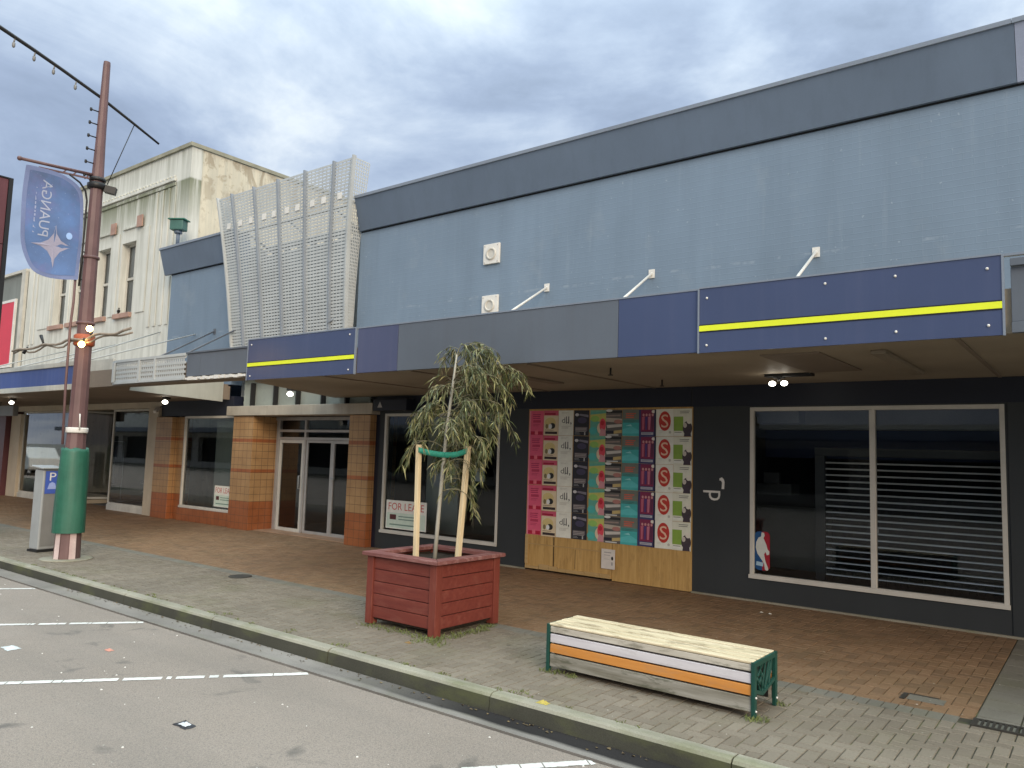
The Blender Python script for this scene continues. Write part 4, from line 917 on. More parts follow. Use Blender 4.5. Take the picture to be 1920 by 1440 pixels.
# shop display things in the cream building
def mannequin(x, y, label, turn=0):
    pts = {'pel': (0, 0, .95), 'wai': (0, .01, 1.1), 'che': (0, 0, 1.32), 'nek': (0, 0, 1.5), 'hed': (0, -.01, 1.64), 'top': (0, -.01, 1.74),
           'ls': (.18, 0, 1.42), 'le': (.23, .02, 1.16), 'lh': (.22, -.05, .92), 'rs': (-.18, 0, 1.42), 're': (-.23, .02, 1.16), 'rh': (-.22, -.05, .92),
           'lp': (.1, 0, .88), 'lk': (.11, 0, .5), 'la': (.11, .02, .08), 'lt': (.11, -.1, .04), 'rp': (-.1, 0, .88), 'rk': (-.11, 0, .5), 'ra': (-.11, .02, .08), 'rt': (-.11, -.1, .04)}
    ed = [('pel', 'wai'), ('wai', 'che'), ('che', 'nek'), ('nek', 'hed'), ('hed', 'top'), ('che', 'ls'), ('ls', 'le'), ('le', 'lh'), ('che', 'rs'), ('rs', 're'), ('re', 'rh'), ('pel', 'lp'), ('lp', 'lk'), ('lk', 'la'), ('la', 'lt'), ('pel', 'rp'), ('rp', 'rk'), ('rk', 'ra'), ('ra', 'rt')]
    rad = dict(pel=.15, wai=.12, che=.15, nek=.05, hed=.095, top=.06, ls=.065, le=.045, lh=.035, rs=.065, re=.045, rh=.035, lp=.095, lk=.065, la=.045, lt=.035, rp=.095, rk=.065, ra=.045, rt=.035)
    ks = list(pts); me = bpy.data.meshes.new('mannequin'); me.from_pydata([pts[q] for q in ks], [(ks.index(a), ks.index(b)) for a, b in ed], [])
    o = bpy.data.objects.new('mannequin', me); COL.objects.link(o)
    o.modifiers.new('skin', 'SKIN')
    for i, q in enumerate(ks): me.skin_vertices[0].data[i].radius = (rad[q], rad[q]); me.skin_vertices[0].data[i].use_root = (q == 'pel')
    sb = o.modifiers.new('sub', 'SUBSURF'); sb.levels = sb.render_levels = 1
    me.materials.append(flat((.05, .043, .055))); o.location = (x, y, .02); o.rotation_euler = (0, 0, turn)
    return tag(o, label, 'mannequin', 'dark-clothed shop mannequins')
mannequin(-24.75, 12.9, 'dark-clothed mannequin at the left of the shop doorway', .3)
mannequin(-24.05, 12.8, 'dark-clothed mannequin at the right of the shop doorway', -.3)
BK = thing('basket', 'round wicker basket on the plinth of the left shop window', 'basket', (-22.35, 11.75, .14))
b_ = MB(); b_.lathe(-22.35, 11.75, [(.15, .141), (.2, .3), (.22, .44), (.2, .44), (.18, .3)], 16); b_.build('body', paint('wicker', (.3, .19, .08), .8, .3, 20), BK)
b_ = MB(); rr = random.Random(2)
for i in range(60):
    a = rr.uniform(0, 6.28); r0 = rr.uniform(.1, .42); z_ = rr.uniform(.5, .95); c_ = Vector((-22.35 + r0 * math.cos(a), 11.75 + r0 * math.sin(a) * .7, z_))
    b_.tube([(-22.35, 11.75, .4), (Vector((-22.35, 11.75, .4)) + c_) / 2 + Vector((0, 0, .1)), c_], [.006, .005, .003], 4); b_.ball(c_, rr.uniform(.025, .05), 6)
b_.build('dried_flowers', flat((.3, .29, .27)), BK)
CR = thing('clothes_rack', 'clothes rack with hanging grey garments behind the left shop window', 'clothes rack', (-22.1, 12.6, .14))
c_ = MB(); c_.tube([(-23.0, 12.5, .14), (-23.0, 12.5, 2.0), (-21.4, 12.5, 2.0), (-21.4, 12.5, .14)], .015, 8); c_.build('rail', M['steel'], CR)
for i in range(6):
    X = -22.85 + i * .26; gm = MB(); zt = 1.9; n_ = 8
    vs = []
    for j in range(n_ + 1):
        for q in range(7):
            w = .12 + .10 * min(1, j / 2.0); vs.append((X + .015 * math.sin(q * 1.9 + i), 12.5 + (q / 6 - .5) * 2 * w, zt - j * .15))
    gm.add(vs, [(j * 7 + q, j * 7 + q + 1, (j + 1) * 7 + q + 1, (j + 1) * 7 + q) for j in range(n_) for q in range(6)], 0, True)
    o = gm.build('garment', flat([(.14, .14, .17), (.2, .2, .19), (.09, .1, .14), (.22, .2, .16), (.12, .12, .12), (.24, .23, .24)][i]), CR)
    sd = o.modifiers.new('thick', 'SOLIDIFY'); sd.thickness = .02

# ------------------------------------------------------------------ pylon sign at left edge
PY = thing('pylon_sign', 'tall maroon steel pylon sign cut by the left edge of the picture', 'sign', (-18.2, 5.6, 0))
for z0, z1 in ((0, 3.6), (3.61, 5.9), (5.91, 7.27)):
    MB().box(-19.0, -17.68, 5.40, 5.80, z0, z1).build('panel', M['maroon'], PY, .01)
MB().box(-19.0, -17.66, 5.802, 5.88, 0, 7.30).box(-19.0, -17.66, 5.38, 5.80, 7.272, 7.30).build('frame', M['black'], PY)

# ------------------------------------------------------------------ lamp pole
PXc, PYc = -13.83, 5.88
LP = thing('street_pole', 'tall maroon street pole with a green wrap and striped base beside the ticket machine', 'pole', (PXc, PYc, 0))
sh = MB(); sh.lathe(PXc, PYc, [(.20, .0), (.19, .46), (.165, 1.7), (.145, 2.2), (.132, 3.2), (.115, 4.8), (.102, 6.45), (.082, 7.2), (.06, 8.6), (.055, 8.66)], 10, smooth=False)
shaft = sh.build('shaft', M['maroonp'], LP)
b = MB(); b.lathe(PXc, PYc, [(.40, -.002), (.40, .012), (.36, .016)], 20); b.build('footing', M['kerb'], LP)
st = MB()
for i in range(10):
    if i % 2 == 1:
        a0, a1 = 2 * math.pi * (i + .5) / 10, 2 * math.pi * (i + 1.5) / 10
        q = []
        for a, f in ((a0, .12), (a1, .12)):
            pass
        A = Vector((math.cos(a0), math.sin(a0), 0)); Bv = Vector((math.cos(a1), math.sin(a1), 0)); c0 = Vector((PXc, PYc, 0))
        P1, P2 = A.lerp(Bv, .1), A.lerp(Bv, .9)
        st.add([c0 + P1 * .212 + Vector((0, 0, .016)), c0 + P2 * .212 + Vector((0, 0, .016)), c0 + P2 * .20 + Vector((0, 0, .46)), c0 + P1 * .20 + Vector((0, 0, .46))], [(0, 1, 2, 3)])
st.build('base_stripes', M['pinkw'], LP)
wr = MB(); n_ = 28; vs = []; prof = [(.245, .44), (.243, .7), (.238, 1.0), (.232, 1.3), (.222, 1.6), (.212, 1.78), (.205, 1.84), (.17, 1.83)]
rr = random.Random(9)
for i, (r0, z0) in enumerate(prof):
    for j in range(n_):
        a = 2 * math.pi * j / n_; q = r0 + .006 * math.sin(3 * a + i) + rr.uniform(-.003, .003) + (.012 if j == 22 else 0)
        vs.append((PXc + q * math.cos(a), PYc + q * math.sin(a), z0 + (rr.uniform(-.02, .02) if 4 < i < 7 else 0)))
wr.add(vs, [(i * n_ + j, i * n_ + (j + 1) % n_, (i + 1) * n_ + (j + 1) % n_, (i + 1) * n_ + j) for i in range(len(prof) - 1) for j in range(n_)], 0, True)
wr.build('green_wrap', M['green'], LP)
bn = MB(); bn.lathe(PXc, PYc, [(.168, 2.10), (.172, 2.12), (.172, 2.17), (.168, 2.19)], 20); bn.build('white_strap', M['white'], LP)
bn = MB(); bn.tube([(PXc + .17, PYc - .03, 2.15), (PXc + .2, PYc - .05, 2.3), (PXc + .185, PYc - .05, 2.42)], .012, 6); bn.build('strap_tail', M['white'], LP)
bn = MB(); bn.lathe(PXc, PYc, [(.13, 6.34), (.155, 6.36), (.155, 6.43), (.13, 6.45)], 12); bn.lathe(PXc, PYc, [(.13, 6.48), (.14, 6.5), (.13, 6.54)], 12); bn.beam((PXc + .1, PYc + .1, 6.36), (PXc + .2, PYc + .24, 6.33), .12, .12); bn.build('collar', M['black'], LP)
for z_ in (5.1, 3.95): 
    bn = MB(); r_ = .135 if z_ < 4.5 else .125; bn.lathe(PXc, PYc, [(r_, z_), (r_ + .012, z_ + .01), (r_ + .012, z_ + .04), (r_, z_ + .05)], 16); bn.build('clamp_ring', M['maroonp'], LP)
cd = MB(); cd.tube([(PXc - .02, PYc - .22, 5.1), (PXc - .02, PYc - .215, 4.3), (PXc - .03, PYc - .23, 3.9), (PXc - .03, PYc - .225, 2.9), (PXc - .02, PYc - .2, 1.9)], .022, 8); cd.build('conduit', M['maroonp'], LP)
for i in range(6):
    z_ = 7.72 - i * .235; p_ = MB(); r_ = .09 + i * .004
    p_.tube([(PXc, PYc - r_ + .02, z_), (PXc, PYc - r_ - .10, z_)], .011, 6); p_.lathe(PXc, PYc - r_ - .11, [(.014, z_ - .03), (.02, z_ - .02), (.02, z_ + .025), (.012, z_ + .03)], 8)
    p_.build('lamp_holder', M['black'], LP)
arc = [(-13.83, 3.2, 8.74), (-13.83, 3.7, 8.67), (-13.83, 4.21, 8.56), (-13.83, 4.71, 8.41), (-13.83, 5.2, 8.25), (-13.83, 5.83, 8.03), (-13.83, 6.4, 7.79), (-13.83, 6.95, 7.55)]
ar = MB(); ar.tube([(x_ - .075, y_, z_) for x_, y_, z_ in arc], [.035, .035, .034, .032, .03, .028, .025, .02], 8); arm = ar.build('arched_arm', M['black'], LP)
for t_ in range(9):
    f = t_ / 8 * 5; i = min(int(f), 4); a_, b_ = Vector(arc[i]), Vector(arc[i + 1]); p0 = a_.lerp(b_, f - i) + Vector((-.075, 0, -.03))
    if p0.y > 5.72: continue
    h_ = MB(); h_.tube([p0, p0 + Vector((0, -.01, -.06))], .012, 6); h_.lathe(p0.x, p0.y - .01, [(.012, p0.z - .15), (.024, p0.z - .13), (.024, p0.z - .075), (.014, p0.z - .06)], 8); h_.build('lamp_holder', M['steel2'], arm)
wi = MB(); wi.tube([(-13.905, 6.47, 7.74), (-13.83, 6.05, 6.48)], .008, 5); wi.build('stay_wire', M['black'], LP)
ba = MB(); ba.tube([(PXc, 5.80, 6.58), (PXc, 4.66, 6.50)], .028, 8); ba.ball((PXc, 4.66, 6.50), .04, 10); ba.beam((PXc, 5.78, 6.5), (PXc, 4.95, 6.44), .02, .03)
for y_ in (5.75, 5.55, 5.4): ba.tube([(PXc, y_, 6.57), (PXc, y_ - .08, 6.47)], .012, 6)
ba.build('banner_arm', M['maroonp'], LP)
bs = MB(); bs.tube([(PXc, 5.42, 6.47), (PXc, 5.6, 6.38), (PXc, 5.70, 6.26), (PXc, 5.735, 6.1), (PXc, 5.735, 5.6), (PXc, 5.73, 5.0), (PXc, 5.72, 4.6)], .016, 6); bs.tube([(PXc, 5.73, 5.2), (PXc, 5.85, 5.2)], .012, 6); bs.tube([(PXc, 5.73, 4.72), (PXc, 5.85, 4.72)], .012, 6); bs.build('banner_bracket', M['black'], LP)

# festive lamp bar with two lit amber bulbs
FB = thing('festive_lamp_bar', 'thin twisted lamp bar across the pole with two glowing amber bulbs', 'lamp bar', (PXc, PYc, 3.7))
f = MB(); rr = random.Random(6); pts = []
for i in range(25):
    X = -16.4 + i * .19; pts.append((X, PYc - .18 + .02 * math.sin(i * 1.3), 3.66 + .022 * math.sin(i * 1.1) + (X + 14) * .015))
f.tube(pts, .022, 6); f.tube([(x_, y_ + .03, z_ - .04 + .025 * math.sin(i)) for i, (x_, y_, z_) in enumerate(pts)], .016, 6); f.build('bar', paint('weathered_garland', (.3, .25, .2), .8, .3, 8), FB)
f = MB(); f.lathe(PXc, PYc, [(.14, 3.58), (.165, 3.6), (.165, 3.76), (.14, 3.78)], 14); f.build('clamp', paint('orange_red_clamp', (.35, .09, .04), .5), FB)
for X, Z in ((-13.15, 3.80), (-13.4, 3.56)):
    MB().ball((X, PYc - .22, Z), .052, 12).build('lit_bulb', AMB, FB); MB().tube([(X, PYc - .2, Z + (.05 if Z < 3.7 else -.05)), (X, PYc - .18, 3.67)], .018, 6).build('bulb_socket', M['black'], FB)
for X, Z in ((-15.0, 3.83), (-15.7, 3.55)): MB().tube([(X, PYc - .18, 3.66), (X - .1, PYc - .2, Z)], [.014, .03], 8).build('unlit_bulb', M['black'], FB)

# banner
BN = thing('street_banner', 'blue street banner with mirrored PUANGA lettering and a four-pointed star on the pole', 'banner', (PXc, 5.25, 5.5))
outl = [(4.756, 6.40), (4.757, 6.421), (4.80, 6.426), (5.107, 6.436), (5.348, 6.429), (5.571, 6.346), (5.676, 6.224), (5.711, 5.979), (5.70, 5.551), (5.698, 5.13), (5.688, 4.74), (5.685, 4.691), (5.64, 4.688), (5.398, 4.65), (5.175, 4.654), (4.996, 4.713), (4.898, 4.868), (4.81, 5.087), (4.771, 5.316), (4.758, 5.713), (4.756, 6.114)]
def smooth(p, it=2):
    for _ in range(it):
        q = []
        for i in range(len(p)):
            a, b = p[i], p[(i + 1) % len(p)]
            q += [(a[0] * .75 + b[0] * .25, a[1] * .75 + b[1] * .25), (a[0] * .25 + b[0] * .75, a[1] * .25 + b[1] * .75)]
        p = q
    return p
def wav(y, z): return PXc + (.035) * math.sin(y * 5 + z * 2.2) + .016 * math.sin(z * 6)
def cloth(poly, off, th, rings=6):
    cy = sum(p[0] for p in poly) / len(poly); cz = sum(p[1] for p in poly) / len(poly); mb = MB(); n_ = len(poly)
    for sgn in (1, -1):
        vs = [(wav(cy, cz) + sgn * th + off, cy, cz)]; fc = []
        for r_ in range(1, rings + 1):
            t = r_ / rings
            for y_, z_ in poly:
                Y_, Z_ = cy + (y_ - cy) * t, cz + (z_ - cz) * t; vs.append((wav(Y_, Z_) + sgn * th + off, Y_, Z_))
        for j in range(n_): fc.append((0, 1 + j, 1 + (j + 1) % n_))
        for r_ in range(rings - 1):
            for j in range(n_): fc.append((1 + r_ * n_ + j, 1 + (r_ + 1) * n_ + j, 1 + (r_ + 1) * n_ + (j + 1) % n_, 1 + r_ * n_ + (j + 1) % n_))
        mb.add(vs, fc, 0, True)
    return mb
def m_banner():
    n = N('printed_night_sky_cloth')
    col = n.mix(n.ramp(n.noise(1.3, 5, n.vec((1, 1, 1), loc=(2, 5, 1))), .35, .68), (.085, .115, .20), (.12, .21, .43))
    col = n.mix(n.math('MULTIPLY', n.ramp(n.noise(2.2, 5, n.vec((1, 1, 1), loc=(7, 1, 3)), .6), .52, .72), .6), col, (.17, .15, .30))
    col = n.mix(n.math('MULTIPLY', n.ramp(n.noise(38, 2), .7, .76), .5), col, (.45, .52, .7))
    return n.out(col, .75, 0, .2)
MBAN = m_banner()
sp = smooth(outl)
cloth(sp, 0, .003).build('cloth', paint('banner_border_cloth', (.17, .21, .37), .75, .15, 3), BN)
cy, cz = 5.24, 5.52
inner = [(cy + (y_ - cy) * .875 + (.0), cz + (z_ - cz) * .925) for y_, z_ in sp]
cloth(inner, .0, .0065).build('printed_panel', MBAN, BN)
ink = paint('pale_print', (.36, .39, .50), .7, .1)
st = MB(); stp = []
for i in range(4):
    tip = [(5.643, 5.234), (5.267, 5.541), (4.938, 5.174), (5.294, 4.825)][i]; nxt = [(5.643, 5.234), (5.267, 5.541), (4.938, 5.174), (5.294, 4.825)][(i + 1) % 4]
    c_ = (5.27, 5.19)
    for t in (0, .25, .5, .75):
        a_ = (1 - t) ** 2; b_ = 2 * t * (1 - t); d_ = t * t; k_ = (c_[0] * .97 + (tip[0] + nxt[0]) / 2 * .03, c_[1] * .97 + (tip[1] + nxt[1]) / 2 * .03)
        stp.append((a_ * tip[0] + b_ * k_[0] + d_ * nxt[0], a_ * tip[1] + b_ * k_[1] + d_ * nxt[1]))
nS = len(stp); st.add([(wav(5.27, 5.19) + .009, 5.27, 5.19)] + [(wav(y_, z_) + .009, y_, z_) for y_, z_ in stp], [(0, 1 + i, 1 + (i + 1) % nS) for i in range(nS)])
st.build('star', paint('pale_star_print', (.33, .32, .42), .7, .1), BN)
tx = MB(); tx.text('PUANGA', lambda u, v: (wav(5.02 + v * .14, 5.32 + u * .93) + .0095, 5.02 + v * .15, 5.32 + u * .93)); tx.build('lettering', ink, BN)
tx = MB(); rr = random.Random(12); z_ = 5.35
while z_ < 6.1:
    l_ = rr.uniform(.03, .09); y_ = 4.94; tx.add([(wav(y_, z_) + .0095, y_, z_), (wav(y_, z_) + .0095, y_ + .028, z_), (wav(y_, z_) + .0095, y_ + .028, z_ + l_), (wav(y_, z_) + .0095, y_, z_ + l_)], [(0, 1, 2, 3)]); z_ += l_ + .025
tx.build('small_lettering', paint('faint_print', (.3, .33, .48), .7, .1), BN)
MB().add([(wav(5.48, 5.4) + .0092, 5.48 + .05 * math.cos(a_ * .52), 5.40 + .06 * math.sin(a_ * .52)) for a_ in range(12)], [tuple(range(12))]).build('bright_star', paint('bright_print', (.35, .52, .85), .7, .1), BN)

# ------------------------------------------------------------------ ticket machine
TM = thing('ticket_machine', 'silver parking ticket machine with a blue P panel next to the street pole', 'parking machine', (-15.1, 5.97, 0))
ang = R(97)
def trn(mb): return mb.turn(ang, (-15.1, 5.97))
cx, cy_ = -15.1, 5.97
b = MB(); b.prism_z([(cx - .145, cy_ - .17), (cx + .155, cy_ - .17), (cx + .155, cy_ + .12), (cx - .145, cy_ + .12)], .04, 1.44); trn(b).build('body', M['steel'], TM, .025, 3)
b = MB(); b.box(cx - .115, cx + .135, cy_ - .178, cy_ - .1705, .1, 1.42); trn(b).build('front_panel', M['steel2'], TM)
b = MB(); b.box(cx - .16, cx + .17, cy_ - .185, cy_ + .135, 0, .04); trn(b).build('plinth', M['black'], TM)
b = MB(); b.beam((cx, cy_ - .22, 1.465), (cx, cy_ + .16, 1.50), .38, .03); trn(b).build('cap', M['steel'], TM, .008)
b = MB(); b.box(cx - .11, cx + .13, cy_ - .184, cy_ - .1785, 1.02, 1.42); trn(b).build('blue_panel', M['pblue'], TM)
b = MB(); b.text('P', lambda u, v: (cx - .04 + u * .11, cy_ - .1855, 1.25 + v * .14)); b = trn(b); b.build('letter', M['white'], TM)
b = MB(); b.flat([(cx - .07, 1.1), (cx + .09, 1.1), (cx + .06, 1.2), (cx + .01, 1.225), (cx - .04, 1.2)], cy_ - .1855); trn(b).build('symbol', paint('pale_blue_print', (.35, .42, .75), .5), TM)

# ------------------------------------------------------------------ planter, tree, stakes
PT = thing('planter_box', 'square oxblood-red timber planter box on the footpath', 'planter', (-6.2, 6.67, 0))
x1_, y0_, s = -5.66, 6.12, 1.08
x0_, y1_ = x1_ - s, y0_ + s
bz = MB()
for i in range(5):
    z0, z1 = .085 + i * .135, .085 + (i + 1) * .135 - .007; o_ = random.uniform(-.003, .003)
    bz.box(x0_ + .1, x1_ - .1, y0_ + .02 + o_, y0_ + .05 + o_, z0, z1); bz.box(x0_ + .1, x1_ - .1, y1_ - .05, y1_ - .02, z0, z1)
    bz.box(x1_ - .05 + o_, x1_ - .02 + o_, y0_ + .1, y1_ - .1, z0, z1); bz.box(x0_ + .02, x0_ + .05, y0_ + .1, y1_ - .1, z0, z1)
bz.build('side_boards', M['planter'], PT, .005)
ib = MB(); ib.box(x0_ + .051, x1_ - .051, y0_ + .051, y0_ + .06, .06, .74); ib.box(x0_ + .051, x1_ - .051, y1_ - .06, y1_ - .051, .06, .74); ib.box(x0_ + .051, x0_ + .06, y0_ + .06, y1_ - .06, .06, .74); ib.box(x1_ - .06, x1_ - .051, y0_ + .06, y1_ - .06, .06, .74); ib.box(x0_ + .06, x1_ - .06, y0_ + .06, y1_ - .06, .06, .08); ib.build('dark_inner_sheet', M['soil'], PT)
for (px_, py_) in ((x0_, y0_), (x1_ - .1, y0_), (x0_, y1_ - .1), (x1_ - .1, y1_ - .1)):
    p_ = MB(); p_.box(px_, px_ + .1, py_, py_ + .1, 0.012, .765); p_.build('corner_post', m_wood('oxblood_painted_post', (.13, .028, .02), (.185, .045, .03), 2, .5, .25, (.25, .09, .065)) if px_ == x0_ and py_ == y0_ else bpy.data.materials['oxblood_painted_post'], PT, .006)
rm = MB(); o_ = .045; w_ = .16; zt = .768
rm.prism_z([(x0_ - o_, y0_ - o_), (x1_ + o_, y0_ - o_), (x1_ + o_ - w_, y0_ - o_ + w_), (x0_ - o_ + w_, y0_ - o_ + w_)], zt, zt + .042)
rm.prism_z([(x1_ + o_, y0_ - o_ + .003), (x1_ + o_, y1_ + o_ - .003), (x1_ + o_ - w_, y1_ + o_ - w_), (x1_ + o_ - w_, y0_ - o_ + w_ + .003)], zt, zt + .042)
rm.prism_z([(x0_ - o_, y0_ - o_ + .003), (x0_ - o_ + w_, y0_ - o_ + w_ + .003), (x0_ - o_ + w_, y1_ + o_ - w_), (x0_ - o_, y1_ + o_ - .003)], zt, zt + .042)
rm.prism_z([(x0_ - o_, y1_ + o_), (x0_ - o_ + w_, y1_ + o_ - w_ + .003), (x1_ + o_ - w_, y1_ + o_ - w_ + .003), (x1_ + o_, y1_ + o_)], zt, zt + .042)
rm.build('rim', M['rim'], PT, .006)
so = MB(); n_ = 14
so.add([(x0_ + .061 + (s - .122) * i / n_, y0_ + .061 + (s - .122) * j / n_, .72 + .02 * math.sin(i * 1.7) * math.cos(j * 1.3) + random.uniform(-.008, .008)) for j in range(n_ + 1) for i in range(n_ + 1)],
       [(j * (n_ + 1) + i, j * (n_ + 1) + i + 1, (j + 1) * (n_ + 1) + i + 1, (j + 1) * (n_ + 1) + i) for j in range(n_) for i in range(n_)], 0, True)
so.build('soil', M['soil'], PT)

u_ = Vector((.791, .612, 0)); v_ = Vector((-.612, .791, 0)); T0 = Vector((-6.22, 6.68, 0))
def tp(u, v, z): return T0 + u_ * u + v_ * v + Vector((0, 0, z))
TR = thing('young_tree', 'young weeping tree with narrow drooping olive leaves staked in the red planter', 'tree', tuple(T0 + Vector((0, 0, .72))))
trunk = [(0, 0, .70), (.02, 0, 1.1), (.048, .01, 1.64), (.07, .0, 2.0), (.086, 0, 2.26), (.132, 0, 2.7), (.17, 0, 3.12)]
tb = MB(); tb.tube([tp(*p) for p in trunk], [.026, .024, .022, .021, .02, .016, .01], 8); tb.build('trunk', M['bark'], TR)
rr = random.Random(42); br = MB(); lf = MB()
def trunk_at(z):
    for a_, b_ in zip(trunk[:-1], trunk[1:]):
        if a_[2] <= z <= b_[2]: t = (z - a_[2]) / (b_[2] - a_[2]); return Vector([a_[i] + (b_[i] - a_[i]) * t for i in range(3)])
    return Vector(trunk[-1])
def leaf(p, d, L):
    q_ = p + d * L * .6 - T0; uu, vv = q_.dot(u_), q_.dot(v_)
    if vv < .02 and abs(uu - trunk_at(max(.71, min(3.1, p.z))).x) < .045 and rr.random() < .85: return
    if p.z < 2.1 and vv < .12 and (abs(uu + .25) < .09 or abs(uu - .3) < .1): return
    w = rr.uniform(.005, .0085); side = Vector((rr.uniform(-1, 1), rr.uniform(-1, 1), rr.uniform(-.3, .3))); side = (side - d * side.dot(d)).normalized()
    nrm = d.cross(side); c = p + d * (L * .5) + nrm * L * rr.uniform(-.08, .08); e = p + d * L + Vector((0, 0, -L * .25))
    lf.add([p, c - side * w, e, c + side * w], [(0, 1, 2, 3)])
def twig(p, d, L):
    n_ = 7; q = p.copy(); pts = [q.copy()]
    for i in range(n_):
        d = (d + Vector((0, 0, -.33)) + Vector((rr.uniform(-.12, .12), rr.uniform(-.12, .12), 0))).normalized(); q = q + d * (L / n_); pts.append(q.copy())
        for s_ in range(3):
            ld = (d * .6 + Vector((rr.uniform(-.75, .75), rr.uniform(-.75, .75), rr.uniform(-.85, .15)))).normalized()
            leaf(q - d * (L / n_) * rr.random(), ld, rr.choice((rr.uniform(.05, .09), rr.uniform(.09, .17))))
    br.tube(pts, [.0035 - .0025 * i / n_ for i in range(n_ + 1)], 4, cap=False)
# (height on trunk, u reach, v reach, end height)
limbs = [(3.1, .10, .0, 3.22), (3.08, .3, .1, 3.27), (3.05, -.06, .1, 3.18), (3.0, .42, -.1, 3.18), (2.95, .62, .05, 3.02), (2.9, .72, .15, 3.0), (2.8, .2, .35, 3.0), (2.8, .25, -.35, 2.95), (2.75, .55, -.2, 2.85), (2.7, .68, .1, 2.72),
         (2.65, .05, .3, 2.85), (2.6, -.12, -.15, 2.72), (2.55, .5, .25, 2.65), (2.5, .62, -.1, 2.55), (2.45, -.22, .1, 2.55), (2.4, -.3, -.12, 2.5), (2.35, .3, -.35, 2.55), (2.3, -.38, .05, 2.38), (2.3, .68, .0, 2.4), (2.2, .5, .25, 2.35),
         (2.2, -.35, .2, 2.25), (2.1, .1, -.4, 2.3), (2.1, .1, .4, 2.3), (2.0, .45, -.2, 2.15), (2.0, -.42, -.05, 2.05), (1.9, .3, .2, 2.0), (1.85, -.15, .25, 1.95), (1.8, .35, -.1, 1.85), (1.6, .32, .1, 1.6), (2.2, .2, -.1, 2.4), (2.5, .2, .15, 2.75), (1.75, .1, -.2, 1.85), (2.35, .15, .3, 2.5), (1.5, .38, 0, 1.45), (1.95, .22, .08, 2.05), (1.7, .24, .15, 1.8), (2.1, .02, .15, 2.2), (2.9, .85, .05, 2.95), (2.0, .25, -.1, 2.1)]
for zt_, ur, vr, ze in limbs:
    a_ = trunk_at(zt_); A = tp(*a_); E_ = tp(a_.x + ur * (.9 if ur > 0 else .8), vr, ze); mid = A.lerp(E_, .55) + Vector((0, 0, .12)); pts = []
    for i in range(9):
        t = i / 8; pts.append(A * (1 - t) ** 2 + mid * 2 * t * (1 - t) + E_ * t * t)
    br.tube(pts, [.0075 - .0055 * i / 8 for i in range(9)], 5)
    for i in range(2, 9):
        for s_ in range(2 if i > 5 else 1):
            if rr.random() < .3: continue
            d = (pts[i] - pts[i - 1]).normalized() * .7 + Vector((rr.uniform(-.8, .8), rr.uniform(-.8, .8), rr.uniform(-.2, .5)))
            twig(pts[i], d.normalized(), rr.uniform(.2, .42))
br.build('limbs', m_wood('dark_twig', (.13, .12, .07), (.22, .2, .13), 2, .8), TR); lf.build('crown', M['leaf'], TR)
sk1 = MB(); sk1.beam((-6.44, 6.60, .5), (-6.41, 6.54, 2.04), .052, .052); tag(sk1.build('tree_stake', M['stake'], None, .004), 'pale pine stake left of the young tree trunk in the planter', 'stake', 'pine stakes holding the tree')
sk2 = MB(); sk2.beam((-6.08, 6.91, .5), (-5.94, 6.88, 2.04), .056, .056); tag(sk2.build('tree_stake', M['stake'], None, .004), 'pale pine stake leaning right of the young tree trunk', 'stake', 'pine stakes holding the tree')
tt = tp(*trunk_at(1.93))
ti = MB()
def strap(a, b, sag):
    vs = []; n_ = 10
    for i in range(n_ + 1):
        t = i / n_; p = Vector(a).lerp(Vector(b), t) + Vector((0, 0, -sag * math.sin(math.pi * t))); vs += [p + Vector((0, 0, -.032)), p + Vector((0, 0, .032))]
    ti.add(vs, [(2 * i, 2 * i + 2, 2 * i + 3, 2 * i + 1) for i in range(n_)], 0, True)
for o_ in (-.034, .034):
    oo = v_ * o_
    strap(Vector((-6.41, 6.54, 1.98)) + oo, tt + oo * .8, .01); strap(tt + oo * .8, Vector((-5.945, 6.885, 1.99)) + oo, .02)
o = ti.build('tree_tie', M['tie']); o.modifiers.new('thick', 'SOLIDIFY').thickness = .004
tag(o, 'green webbing tie strapping the tree to its two stakes', 'tree tie')

# ------------------------------------------------------------------ bench
BE = thing('street_bench', 'backless timber bench with orange and lilac side slats and green iron ends', 'bench', (-3.17, 6.23, 0))
ax, bx, ya, yb = -4.13, -2.19, 5.985, 6.475
i_ = 0
for nm, z0, z1, mt in (('side_slat', .352, .405, 'bedge'), ('side_slat', .262, .337, 'blilac'), ('side_slat', .172, .248, 'borange'), ('side_slat', .05, .158, 'bgrey')):
    for yy0, yy1 in ((ya, ya + .03), (yb - .03, yb)):
        b = MB(); b.box(ax + .035, bx - .035, yy0, yy1, z0, z1); o = b.build(nm, M[mt], BE, .004)
        o['label'] = {'bedge': 'bleached top edge slat', 'blilac': 'pale lilac side slat', 'borange': 'orange side slat', 'bgrey': 'grey mossy bottom slat'}[mt]
for j in range(5):
    b = MB(); y0 = ya - .002 + j * .0985; b.box(ax + .02, bx - .02, y0, y0 + .083, .409, .432 + random.uniform(-.003, .002)); b.build('top_slat', M['benchtop'], BE, .006)
shade_sheets = MB(); shade_sheets.box(ax + .06, bx - .06, ya + .034, ya + .04, .06, .40); shade_sheets.box(ax + .06, bx - .06, yb - .04, yb - .034, .06, .40); shade_sheets.box(ax + .06, bx - .06, ya + .04, yb - .04, .39, .405); shade_sheets.box(bx - .066, bx - .06, ya + .041, yb - .041, .2, .389); shade_sheets.box(ax + .06, ax + .066, ya + .041, yb - .041, .2, .389); shade_sheets.build('dark_inner_sheet', M['black'], BE)  # black sheets added behind slats and ends to paint the shade inside
